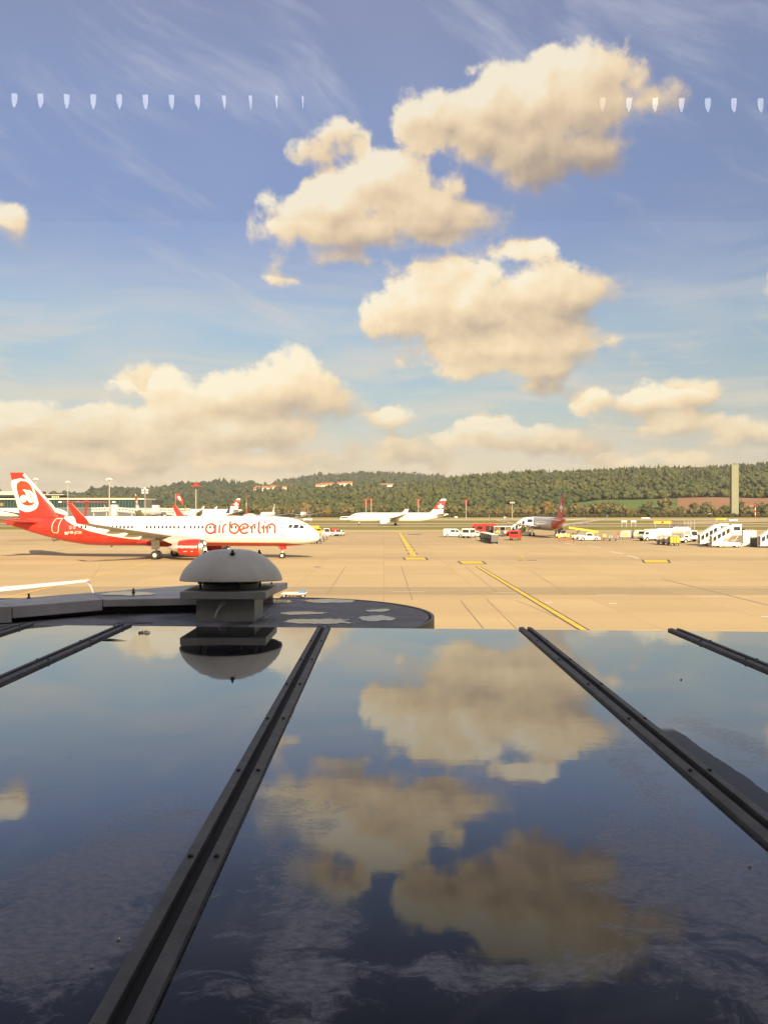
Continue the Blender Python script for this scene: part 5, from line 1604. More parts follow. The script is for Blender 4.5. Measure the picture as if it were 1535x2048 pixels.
def scatter(layer, px0, px1, Y0, Y1, n, rad, squash=1.0, skip=None, reps=4):
    """broadleaf crowns, each a cluster of ragged clumps"""
    t = (nrnd.uniform(px0, px1, n) - CX) / F; Y = nrnd.uniform(Y0, Y1, n)
    if skip is not None:
        k = ~skip(t, Y); t, Y = t[k], Y[k]
    H = height(t, Y)
    k = H > 1.5
    for hp, hy_ in HSPOT:                                          # clear a view in front of each house
        k &= ~((np.abs(t * F + CX - hp) < 8) & (Y > hy_ - 55) & (Y < hy_ + 14))
    t, Y, H = t[k], Y[k], H[k]
    V0, F0 = (ICO1 if reps > 2 else ICO1); n = len(t); nv = len(V0)
    R = rad * (.5 + .85 * nrnd.beta(1.6, 2.2, n)); tall = nrnd.uniform(.85, 1.35, n) * squash
    out_v, out_f, off = [], [], 0
    for rep in range(reps):
        r = R * (nrnd.uniform(.62, .8, n) if rep == 0 else nrnd.uniform(.32, .55, n))
        ang = nrnd.uniform(0, 6.28, n); q = 0 if rep == 0 else R * nrnd.uniform(.35, .75, n)
        zc = R * tall * (0.75 if rep == 0 else nrnd.uniform(.45, 1.45, n))
        jit = nrnd.uniform(.62, 1.28, (n, nv, 1))
        c = np.stack([t * Y + q * np.cos(ang), Y + q * np.sin(ang), H + zc], -1)
        v = V0[None] * jit * np.stack([r, r, r * nrnd.uniform(.8, 1.1, n)], -1)[:, None, :] + c[:, None, :]
        out_v.append(v.reshape(-1, 3)); out_f.append((F0[None] + (np.arange(n) * nv)[:, None, None]).reshape(-1, 3) + off); off += n * nv
    return np.concatenate(out_v), np.concatenate(out_f)

def spikes(px0, px1, Y0, Y1, n, h, skip=None):
    """conifers: stacked ragged cones"""
    t = (nrnd.uniform(px0, px1, n) - CX) / F; Y = nrnd.uniform(Y0, Y1, n); H = height(t, Y)
    V, Fc, off = [], [], 0; m = 7
    for i in range(n):
        hh = h * nrnd.uniform(.7, 1.25); r = hh * nrnd.uniform(.16, .24)
        for (z0, z1, rr) in ((.12, .60, 1.0), (.40, .85, .7), (.66, 1.02, .42)):
            ring = [(t[i] * Y[i] + r * rr * nrnd.uniform(.75, 1.2) * math.cos(2 * math.pi * k / m), Y[i] + r * rr * nrnd.uniform(.75, 1.2) * math.sin(2 * math.pi * k / m), H[i] + hh * z0) for k in range(m)]
            V += ring + [(t[i] * Y[i], Y[i], H[i] + hh * z1)]
            Fc += [(off + k, off + (k + 1) % m, off + m) for k in range(m)]; off += m + 1
    return np.array(V), np.array(Fc)

in_field = lambda t, Y: (t > (1148 - CX) / F) & (Y < 1236)
def forest(name, label_sets, mt):
    V = []; Fs = []; off = 0
    for v, f in label_sets:
        V.append(v); Fs.append(f + off); off += len(v)
    o = np_mesh(name, np.concatenate(V), np.concatenate(Fs), mt, smooth=True); o['kind'] = 'stuff'; return o
right_skip = lambda t, Y: in_field(t, Y)
forest('hillside_forest', [scatter('right', 820, 1720, 1000, 1980, 6000, 8.0, 1.0, right_skip), scatter('low', 330, 900, 1000, 1440, 1900, 6.5, 1.0), scatter('village', 440, 900, 1420, 2010, 2200, 7.5, .9, None, 2)], M['forest'])
forest('distant_forest', [scatter('left', -60, 505, 1600, 2400, 2300, 11, .9, None, 2), scatter('mid', 535, 960, 2500, 3300, 2600, 14, .9, None, 2)], M['ridge'])
forest('conifer_forest', [spikes(870, 1700, 1840, 1960, 420, 19), spikes(545, 960, 2500, 3260, 1300, 26), spikes(1180, 1560, 1430, 1800, 200, 20), spikes(436, 494, 2200, 2330, 70, 24)], M['conifer'])

# ---- trees that stand out singly along the foot of the hills
def tree_mesh(seed, h, r, shape='round'):
    rr = np.random.RandomState(seed); V, Fc, off = [], [], 0
    nb = 9 if shape == 'round' else 8
    for k in range(nb):
        if shape == 'round':
            a = rr.uniform(0, 6.28); q = rr.uniform(0, .62) * r; z = h * rr.uniform(.36, .82); s = r * rr.uniform(.38, .62) * (1.0 if z < .7 * h else .8)
        else:
            a = rr.uniform(0, 6.28); q = rr.uniform(0, .28) * r; z = h * (.22 + .70 * k / nb); s = r * (.62 - .40 * k / nb) * rr.uniform(.85, 1.2)
        v = ICO1[0] * rr.uniform(.72, 1.25, (len(ICO1[0]), 1)) * np.array([s, s, s * rr.uniform(.8, 1.15)]) + np.array([q * math.cos(a), q * math.sin(a), z])
        V.append(v); Fc.append(ICO1[1] + off); off += len(v)
    # loose sprays of leaves round the outline
    n = 110; d = rr.normal(size=(n, 3)); d /= np.linalg.norm(d, axis=1)[:, None]
    c = d * np.array([r, r, h * .34]) * rr.uniform(.75, 1.08, (n, 1)) * (1 if shape == 'round' else .7) + np.array([0, 0, h * .6])
    s = r * .13
    tri = np.stack([c + rr.normal(0, s, (n, 3)), c + rr.normal(0, s, (n, 3)), c + rr.normal(0, s, (n, 3))], 1)
    V.append(tri.reshape(-1, 3)); Fc.append(np.arange(3 * n).reshape(-1, 3) + off)
    return np.concatenate(V), np.concatenate(Fc)
M['bark'] = mat('bark', (.07, .055, .04), .9)
KIND = [
 ('olive', leaf_mat('olive_leaves', [(0, (.075, .074, .034)), (.5, (.10, .094, .044)), (1, (.13, .112, .052))]), 'olive brown leafy tree in the row at the foot of the hill', 'olive brown trees along the foot of the hill'),
 ('green', leaf_mat('green_leaves', [(0, (.038, .052, .022)), (.5, (.056, .068, .028)), (1, (.08, .086, .036))]), 'dark green leafy tree in the row at the foot of the hill', 'dark green trees along the foot of the hill'),
 ('ochre', leaf_mat('autumn_leaves', [(0, (.12, .085, .026)), (.5, (.16, .115, .034)), (1, (.19, .13, .045))]), 'ochre yellow autumn tree in the row at the foot of the hill', 'ochre autumn trees along the foot of the hill'),
]
protos = []
for kk_, (nm, mt, lab, grp_) in enumerate(KIND):
    for s in range(3):
        v, f = tree_mesh(40 + kk_ * 10 + s, 12.0, 5.2 if nm != 'ochre' else 4.2, 'round' if nm != 'ochre' or s else 'tall')
        t = thing('tree', lab, 'tree', (0, 0, -500), 0, grp_)
        q = MB(); q.tube((0, 0, -.5), (.2, .1, 5.5), .38, .2, 7); q.tube((.2, .1, 5.2), (1.6, .4, 8.5), .18, .06, 5); q.tube((.1, .1, 4.6), (-1.5, -.5, 8.0), .16, .06, 5); q.build('trunk', M['bark'], t)
        np_mesh('crown', v, f, mt, t, True)
        protos.append((nm, t))
spots = []
px = 372.0
while px < 1600:
    spots.append((px + rnd.uniform(-3, 3), rnd.uniform(898, 940), rnd.uniform(.7, 1.25)))
    px += rnd.uniform(6.0, 10.5) * (1.0 if px < 1150 else 1.25)
for _ in range(110):
    p = rnd.uniform(400, 1150); spots.append((p, rnd.uniform(945, 1010), rnd.uniform(.85, 1.3)))
for p, y, s in ((1095, 925, 1.55), (1057, 915, 1.1), (1330, 960, 1.7), (1262, 930, 1.35), (1290, 925, 1.3), (870, 915, 1.2), (790, 910, 1.35), (822, 912, 1.3), (613, 930, 1.8)):
    spots.append((p, y, s))
for _ in range(34):
    p = rnd.uniform(1150, 1560); spots.append((p, rnd.uniform(945, 1015), rnd.uniform(.8, 1.35)))
spots = spots[-300:]
used = {}
for i, (p, y, s) in enumerate(spots):
    if p > 1150 and y < 945 and rnd.random() < .2: s *= .6
    r_ = rnd.random()
    kind = 'ochre' if r_ < .035 else ('green' if r_ < .40 else 'olive')
    if (p, y) in ((1095, 925), (1057, 915)): kind = 'ochre'
    c = [t for n_, t in protos if n_ == kind]
    t = c[rnd.randrange(len(c))]
    X = (p - CX) / F * y; z = float(height(np.array((p - CX) / F), np.array(y))) if y > 905 else 0
    loc, rz = (X, y, max(0, z) - .3), rnd.uniform(0, 6.28)
    if t.name not in used:
        used[t.name] = 1; t.location = loc; t.rotation_euler = (0, 0, rz); t.scale = (s, s, s * rnd.uniform(.85, 1.05))
    else:
        o = dup(t, loc, rz); o.scale = (s, s, s * rnd.uniform(.85, 1.05))
for n_, t in protos:
    if t.name not in used:
        t.location = ((rnd.uniform(420, 1100) - CX) / F * 950, 950, 0)
# hedge in front of the trees
hv, hf, off = [], [], 0
for px in np.arange(330, 1660, 2.4):
    y = 886 + rnd.uniform(-3, 3); X = (px - CX) / F * y; s = rnd.uniform(1.3, 2.6)
    v = ICO1[0] * nrnd.uniform(.7, 1.3, (len(ICO1[0]), 1)) * np.array([s * 1.2, s, s * .95]) + np.array([X, y, s * .75]); hv.append(v); hf.append(ICO1[1] + off); off += len(v)
M['hedge'] = leaf_mat('hedge_leaves', [(0, (.034, .027, .015)), (.5, (.046, .038, .018)), (1, (.036, .04, .016))])
hedge = np_mesh('hedge', np.concatenate(hv), np.concatenate(hf), M['hedge'])
tag(hedge, 'low brown hedge along the far edge of the airfield', 'hedge')


# solid strip added to imitate a window reflection, field edge far right
refl_o = thing('reflection_strip', 'solid pale olive strip standing in for a window reflection at the far right', 'reflection', along(1467, 893))
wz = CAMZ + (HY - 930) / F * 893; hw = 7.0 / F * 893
M['reflection'] = mat('reflection_tone', (.205, .21, .14), .8, var=.06, scale=.2)
q = MB(); q.b2((-hw, -2.5, 0), (hw, 2.5, wz)); q.build('strip_body', M['reflection'], refl_o)
q = MB(); q.b2((-hw - .15, -2.65, wz + .001), (hw + .15, 2.65, wz + .6)); q.build('strip_top', M['reflection'], refl_o)

# light autumn haze over the field
q = MB(); q.b2((-3200, -40, -1.5), (3400, 4700, 175)); hz_o = q.build('haze', None)
m = bpy.data.materials.new('haze_air'); m.use_nodes = True
T = NT(m.node_tree); T.n.remove(T.n['Principled BSDF'])
pv = T.n.new('ShaderNodeVolumePrincipled'); pv.inputs['Color'].default_value = (.92, .92, .94, 1); pv.inputs['Density'].default_value = 0.00006
T.l.new(pv.outputs[0], T.n['Material Output'].inputs['Volume'])
hz_o.data.materials.clear(); hz_o.data.materials.append(m); hz_o['kind'] = 'stuff'

# ================================================================== vehicles and equipment
def wheels(o, xs, w, r, mt=None, wd=.22):
    for x in xs:
        for s in (-1, 1):
            q = MB(); y = s * (w / 2 - .10)
            q.lathe([(r * .55, -wd / 2), (r * .9, -wd / 2), (r, -wd / 3), (r, wd / 3), (r * .9, wd / 2), (r * .55, wd / 2)], (x, y, r), 16, 'Y', True, True)
            t = q.build('wheel', M['black'], o)
            q = MB(); q.lathe([(r * .55, s * (wd / 2 + .006)), (r * .3, s * (wd / 2 + .006)), (.01, s * (wd / 2 - .02))], (x, y, r), 12, 'Y'); q.build('rim', mt or M['lightgrey'], t)

def vehicle(name, label, cat, loc, rz, prof_, w, body, wx, wr=.33, side=(), front=(), rear=(), lamps=None, group=None, rimmt=None, bevel=.05):
    """side profile in the x-z plane (front = +x) drawn out to the width, with wheel arches, glass, lamps"""
    o = thing(name, label, cat, loc, rz, group)
    q = MB(); q.prism(prof_, -w / 2, w / 2, 'Y'); q.build('body', body, o, bevel=bevel)
    for pl in side:
        for s in (-1, 1):
            q = MB(); q.prism(pl, s * (w / 2 + .004), s * (w / 2 + .016), 'Y'); q.build('side_window', M['glass'], o)
    def band(a, b, f0, f1, out, nm, mt, ins=.12):
        a, b = Vector((a[0], 0, a[1])), Vector((b[0], 0, b[1])); n = Vector((-(b - a).z, 0, (b - a).x)).normalized() * out
        p, r = a.lerp(b, f0) + n, a.lerp(b, f1) + n; y = w / 2 - ins
        q = MB(); q.add([p + Vector((0, -y, 0)), p + Vector((0, y, 0)), r + Vector((0, y, 0)), r + Vector((0, -y, 0))], [(0, 1, 2, 3)]); return q.build(nm, mt, o)
    for a, b in front: band(a, b, .06, .94, -.015, 'windscreen', M['glass'])
    for a, b in rear: band(a, b, .06, .94, -.015, 'rear_window', M['glass'], .2)
    xs = [p[0] for p in prof_]; zl = min(p[1] for p in prof_)
    if lamps is not None:
        for s in (-1, 1):
            q = MB(); q.box((max(xs) - .01, s * (w / 2 - .25), zl + lamps), (.08, .3, .18)); q.build('headlight', M['white'], o)
            q = MB(); q.box((min(xs) + .01, s * (w / 2 - .15), zl + lamps + .1), (.08, .18, .3)); q.build('tail_light', M['red'], o)
        q = MB(); q.box((max(xs) - .02, 0, zl + .12), (.14, w * .96, .22)); q.build('bumper', M['darkgrey'], o)
        q = MB(); q.box((min(xs) + .02, 0, zl + .12), (.14, w * .96, .2)); q.build('bumper', M['darkgrey'], o)
    for x in wx:
        for s in (-1, 1):
            q = MB(); pts = [(x + (wr + .09) * math.cos(a), wr + (wr + .09) * math.sin(a)) for a in [math.pi * k / 10 for k in range(11)]]
            q.prism(pts, s * (w / 2 + .003), s * (w / 2 + .010), 'Y'); q.build('wheel_arch', M['black'], o)
    wheels(o, wx, w, wr, rimmt)
    return o

VAN = [(-2.5, .38), (2.35, .38), (2.5, .75), (2.42, 1.05), (1.65, 1.28), (.95, 1.93), (.6, 2.0), (-2.35, 2.0), (-2.5, 1.85)]
van_side = (((1.5, 1.25), (.95, 1.75), (.45, 1.78), (.45, 1.22)), ((.3, 1.22), (.3, 1.78), (-.75, 1.78), (-.75, 1.22)))
g_ = G(906, 1074)
vehicle('delivery_van', 'white panel van facing right, the left one of the vehicles by the red bus', 'van', g_, 0, VAN, 1.95, M['white'], (-1.55, 1.6), .34, van_side, (((1.65, 1.28), (.95, 1.93)),), (((-2.5, 1.85), (-2.5, 1.25)),), .42)
PICK = [(-2.6, .45), (2.4, .45), (2.5, .95), (1.6, 1.15), (1.0, 1.85), (-.2, 1.95), (-.5, 1.2), (-.45, 1.0), (-2.6, 1.0)]
o = vehicle('minibus', 'white high roofed minibus seen from behind, between the panel van and the red bus', 'minibus', G(938, 1076), R_(62), [(-2.3, .42), (2.1, .42), (2.3, .9), (1.7, 1.3), (1.2, 2.15), (.9, 2.25), (-2.2, 2.25), (-2.3, 2.1)], 1.95, M['white'], (-1.4, 1.45), .33,
            (((1.3, 1.3), (1.0, 1.95), (-2.0, 1.95), (-2.0, 1.3)),), (((1.7, 1.3), (1.2, 2.15)),), (((-2.3, 2.1), (-2.3, 1.25)),), .45)
vehicle('car', 'small white car half hidden behind the white minibus', 'car', G(951, 1073.5), R_(10), [(-1.9, .35), (1.8, .35), (1.95, .75), (1.0, .92), (.45, 1.42), (-1.1, 1.45), (-1.75, 1.0), (-1.95, .85)], 1.7, M['white'], (-1.2, 1.2), .30, (((.75, .95), (.4, 1.32), (-1.0, 1.34), (-1.3, .95)),), (((1.0, .92), (.45, 1.42)),), (((-1.1, 1.45), (-1.75, 1.0)),), .3)
# red bus with open doors
bus = vehicle('apron_bus', 'bright red apron bus with large windows and open dark doorway', 'bus', G(968, 1070.5), R_(170), [(-3.3, .35), (3.2, .35), (3.45, .9), (3.35, 2.2), (2.9, 2.95), (2.5, 3.05), (-3.2, 3.05), (-3.3, 2.9)], 2.5, M['red'], (-1.9, 2.1), .45,
              (((3.2, 1.5), (3.05, 2.35), (2.2, 2.35), (2.2, 1.5)), ((1.9, 1.5), (1.9, 2.4), (.4, 2.4), (.4, 1.5))), (((3.35, 2.2), (2.9, 2.95)), ((3.45, .9), (3.35, 2.2))), (((-3.3, 2.8), (-3.3, 1.4)),), .5)
for x in (-.9, -2.2):
    q = MB(); q.b2((x - .55, 1.262, .5), (x + .55, 1.278, 2.55)); q.build('doorway', M['black'], bus)
q = MB(); q.b2((-3.0, 1.26, .5), (-2.8, 1.30, 2.6)); q.build('door_leaf', M['glass'], bus)
q = MB(); q.b2((.0, 1.26, .5), (.16, 1.30, 2.6)); q.build('door_leaf', M['glass'], bus)
# canopied cart with open sides
cc = thing('canopy_cart', 'open sided cart with pale canopy roof and red seats beside the red bus', 'cart', G(1003, 1071.5))
q = MB(); q.b2((-2.1, -.9, .35), (2.1, .9, .55)); q.build('deck', M['darkgrey'], cc)
q = MB(); q.b2((-2.25, -1.0, 2.35), (2.25, 1.0, 2.5)); q.build('canopy', M['white'], cc)
for x in (-2.0, -.7, .7, 2.0):
    for s in (-1, 1):
        q = MB(); q.tube((x, s * .85, .55), (x, s * .85, 2.36), .05, n=6); q.build('post', M['white'], cc)
for x in (-1.3, 1.5):
    q = MB(); q.b2((x - .3, -.7, .55), (x + .3, .7, 1.05)); q.build('seat', M['red'], cc)
q = MB(); q.b2((-.5, .5, .55), (1.0, .8, 2.2)); q.build('rear_panel', M['darkgrey'], cc)
wheels(cc, (-1.5, 1.5), 1.9, .28)
RV = [(-2.0, .4), (1.9, .4), (2.05, .9), (1.75, 1.15), (1.4, 1.95), (1.1, 2.15), (-1.85, 2.15), (-2.0, 2.0)]
vehicle('service_van', 'bright red service van seen from behind, in front of the passenger stairs', 'van', G(1030, 1080.5), R_(72), RV, 2.05, M['red'], (-1.3, 1.25), .34, (((1.45, 1.2), (1.2, 1.8), (-.2, 1.8), (-.2, 1.2)),), (((1.75, 1.15), (1.4, 1.95)),), (((-2.0, 2.0), (-2.0, 1.35)),), .4)

# ---- carts
def open_cart(label, loc, rz, grp, col='darkgrey', L_=2.2, side=None, top=None):
    o = thing('baggage_cart', label, 'cart', loc, rz, grp)
    q = MB(); q.b2((-L_ / 2, -.7, .42), (L_ / 2, .7, .55)); q.build('deck', M[col], o)
    if side:
        for x in (-L_ / 2 + .03, L_ / 2 - .03):
            q = MB(); q.b2((x - .03, -.7, .55), (x + .03, .7, 1.75)); q.build('end_panel', M[side], o)
        q = MB(); q.b2((-L_ / 2, -.73, .56), (L_ / 2, -.705, 1.70)); q.build('side_curtain', M[side], o)
        for k in range(1, 3):
            x = -L_ / 2 + L_ * k / 3; q = MB(); q.b2((x - .03, -.76, .5), (x + .03, -.735, 1.75)); q.build('frame_bar', M['darkgrey'], o)
        q = MB(); q.prism([(-.75, 1.76), (.75, 1.76), (.55, 1.9), (-.55, 1.9)], -L_ / 2 - .04, L_ / 2 + .04, 'X'); q.build('cart_roof', M[top or side], o)
    else:
        for x in (-L_ / 2 + .05, L_ / 2 - .05):
            q = MB(); q.tube((x, -.65, .5), (x, -.65, 1.25), .04, n=5); q.tube((x, .65, .5), (x, .65, 1.25), .04, n=5); q.tube((x, -.65, 1.25), (x, .65, 1.25), .04, n=5); q.build('end_rail', M['lightgrey'], o)
    wheels(o, (-L_ / 2 + .35, L_ / 2 - .35), 1.4, .2, wd=.14)
    q = MB(); q.tube((L_ / 2, 0, .40), (L_ / 2 + .8, 0, .35), .04, n=5); q.build('tow_bar', M['darkgrey'], o)
    return o
c0 = None
lab = ['farthest', 'second farthest', 'third farthest', 'third nearest', 'second nearest', 'nearest']
for k in range(6):
    p = G(966.5 + 4.1 * k, 1081.3 + 1.25 * k); lb = f'pale roofed dark cart, {lab[k]} of six in a row before the bus'
    if c0 is None: c0 = open_cart(lb, p, R_(95), 'six dark carts parked in a row before the bus', side='darkgrey', top='lightgrey', L_=1.5)
    else: dup(c0, p, R_(95), lb)
for k, (px, py) in enumerate(((632, 1087.5), (639, 1083.5), (645, 1079.5))):
    lb = f'low dark baggage cart, {["nearest", "middle", "farthest"][k]} of three by the taxiing airliner nose'
    if k == 0: c1 = open_cart(lb, G(px, py), R_(50), 'low carts by the airliner nose')
    else: dup(c1, G(px, py), R_(50), lb)
c2 = None
for k, (px, py) in enumerate(((1202, 1080.5), (1214, 1081.5), (1226, 1082))):
    lb = f'empty flat dark cart, {["left one", "middle one", "right one"][k]} of three right of the yellow conveyor'
    if c2 is None: c2 = open_cart(lb, G(px, py), R_(-8), 'empty flat carts right of the conveyor', L_=1.9)
    else: dup(c2, G(px, py), R_(-8), lb)
M['silver'] = mat('silver_curtain', (.42, .40, .36), .45, var=.15, scale=2)
c3 = None
for k, (px, py) in enumerate(((1321, 1088.5), (1330.5, 1089.7), (1340, 1090.8))):
    lb = f'silver curtained baggage cart, {["farthest left", "middle one", "next to the yellow one"][k]} in the short train'
    if c3 is None: c3 = open_cart(lb, G(px, py), R_(-24), 'silver carts of the short baggage train', side='silver', L_=1.7)
    else: dup(c3, G(px, py), R_(-24), lb)
open_cart('yellow ended baggage cart at the right end of the short silver train', G(1349, 1091.5), R_(-24), None, side='yellow', top='silver', L_=1.5)
# container dollies
def dolly(label, loc, rz, n=1.6, grp='dollies with silver containers'):
    o = thing('container_dolly', label, 'dolly', loc, rz, grp)
    q = MB(); q.b2((-n, -.8, .40), (n, .8, .52)); q.build('deck', M['darkgrey'], o)
    q = MB(); q.prism([(-n * .95, .53), (n * .95, .53), (n * .95, 2.0), (-n * .6, 2.0), (-n * .95, 1.3)], -.75, .75, 'Y'); c = q.build('container', M['silver'], o)
    for f in (-.5, 0, .5):
        q = MB(); q.b2((n * f - .04, -.775, .55), (n * f + .04, -.752, 1.96)); q.build('container_rib', M['lightgrey'], c)
    q = MB(); q.b2((-n * .3, -.79, .8), (n * .25, -.777, 1.35)); q.build('door_label', M['yellow'], c)
    wheels(o, (-n * .7, n * .7), 1.5, .22, wd=.15)
    q = MB(); q.tube((n, 0, .42), (n + .9, 0, .35), .04, n=5); q.build('tow_bar', M['darkgrey'], o)
    return o
d0 = dolly('dolly with silver container beside the worker in orange', G(1250, 1079), R_(-20), 1.25)
dup(d0, G(1273, 1077), 0.1, 'dolly with silver container, second to the right of the worker in orange')
dup(d0, G(1252, 1075), R_(-20), 'dolly with silver container standing behind the first one', scale=.9)

# ---- belt loader and white cars under the parked jet
bl = thing('belt_loader', 'belt loader with raised yellow conveyor leaning towards the parked red tailed jet', 'belt loader', G(1162, 1079), R_(180))
q = MB(); q.prism([(-2.6, .45), (2.3, .45), (2.4, .9), (1.2, 1.0), (-2.6, .95)], -.9, .9, 'Y'); q.build('chassis', M['white'], bl, bevel=.04)
q = MB(); q.prism([(-3.6, 1.5), (3.0, 2.5), (3.0, 2.9), (-3.6, 1.95)], -.55, .55, 'Y'); q.build('conveyor_frame', M['yellow'], bl)
q = MB(); q.prism([(-3.5, 1.97), (2.95, 2.91), (2.95, 2.97), (-3.5, 2.03)], -.45, .45, 'Y'); q.build('belt', M['black'], bl)
for x0, x1, z1 in ((-1.8, -1.2, 1.85), (1.4, .4, 2.15)):
    q = MB(); q.tube((x0, -.5, .9), (x1, -.5, z1), .08, n=6); q.tube((x0, .5, .9), (x1, .5, z1), .08, n=6); q.build('lift_arm', M['darkgrey'], bl)
q = MB(); q.b2((1.3, -.8, 1.0), (1.9, -.1, 1.5)); q.build('driver_seat', M['darkgrey'], bl)
wheels(bl, (-1.7, 1.6), 1.8, .36)
CAR = [(-2.0, .38), (1.95, .38), (2.1, .8), (1.1, .98), (.5, 1.5), (-1.0, 1.55), (-1.6, 1.05), (-2.05, .95)]
car_side = (((.85, 1.0), (.42, 1.4), (-.95, 1.43), (-1.3, 1.0)),)
vehicle('tow_tractor', 'low white tow tractor facing right below the yellow conveyor', 'tractor', G(1176, 1081.5), 0, [(-2.3, .3), (2.3, .3), (2.4, .75), (1.2, .95), (.9, 1.05), (.5, 1.75), (-.6, 1.8), (-.75, 1.05), (-2.3, 1.0)], 1.7, M['white'], (-1.4, 1.45), .36, (((.8, 1.08), (.45, 1.62), (-.5, 1.66), (-.6, 1.08)),), (((.9, 1.05), (.5, 1.75)),), (), .3)
vehicle('baggage_tug', 'white baggage tug behind the workers under the red tailed jet', 'tractor', G(1123, 1076), R_(180), [(-1.6, .3), (1.5, .3), (1.6, .9), (.6, 1.0), (.4, 1.8), (-.8, 1.85), (-.9, 1.0), (-1.6, .95)], 1.4, M['cream'], (-1.0, 1.0), .32, (((.5, 1.05), (.3, 1.65), (-.7, 1.7), (-.7, 1.05)),), (((.6, 1.0), (.4, 1.8)),), (), .3)
vehicle('car', 'white estate car seen from behind left of the two dark tractors, near the yellow sign', 'car', G(679, 1072), R_(78), CAR, 1.75, M['white'], (-1.25, 1.3), .31, car_side, (((1.1, .98), (.5, 1.5)),), (((-1.0, 1.55), (-1.6, 1.05)),), .3)
vehicle('tow_tractor', 'dark open tow tractor with white bonnet just right of the airliner nose', 'tractor', G(655, 1072.5), R_(15), [(-1.7, .3), (1.6, .3), (1.7, .95), (.5, 1.05), (.3, 2.0), (-1.0, 2.05), (-1.1, 1.1), (-1.7, 1.0)], 1.5, M['white'], (-1.0, 1.05), .36, (((.4, 1.1), (.22, 1.9), (-.95, 1.95), (-.95, 1.1)),), (((.5, 1.05), (.3, 2.0)),), (), .35)
open_cart('small red cart between the dark tractor and the white estate car', G(668, 1071.5), R_(20), None, col='red', side='red', L_=1.6)
vehicle('tow_tractor', 'yellow tow tractor half hidden by the airliner nose', 'tractor', G(639, 1069), R_(10), [(-1.7, .3), (1.6, .3), (1.7, .9), (.5, 1.0), (.3, 1.7), (-.9, 1.7), (-1.0, 1.0), (-1.7, .95)], 1.5, M['yellow'], (-1.0, 1.05), .36, (((.4, 1.05), (.25, 1.6), (-.85, 1.6), (-.85, 1.05)),), (((.5, 1.0), (.3, 1.7)),), (), .35)
vehicle('shuttle_bus', 'white shuttle bus with dark windows driving ahead of the runway airliner', 'bus', along(690, 560), R_(180), [(-3.3, .4), (3.1, .4), (3.4, 1.0), (3.0, 2.3), (2.6, 2.7), (-3.2, 2.7), (-3.3, 2.5)], 2.2, M['white'], (-2.0, 2.1), .42, (((2.8, 1.4), (2.6, 2.3), (-3.0, 2.3), (-3.0, 1.4)),), (((3.4, 1.0), (3.0, 2.3)),), (((-3.3, 2.5), (-3.3, 1.2)),), .5)

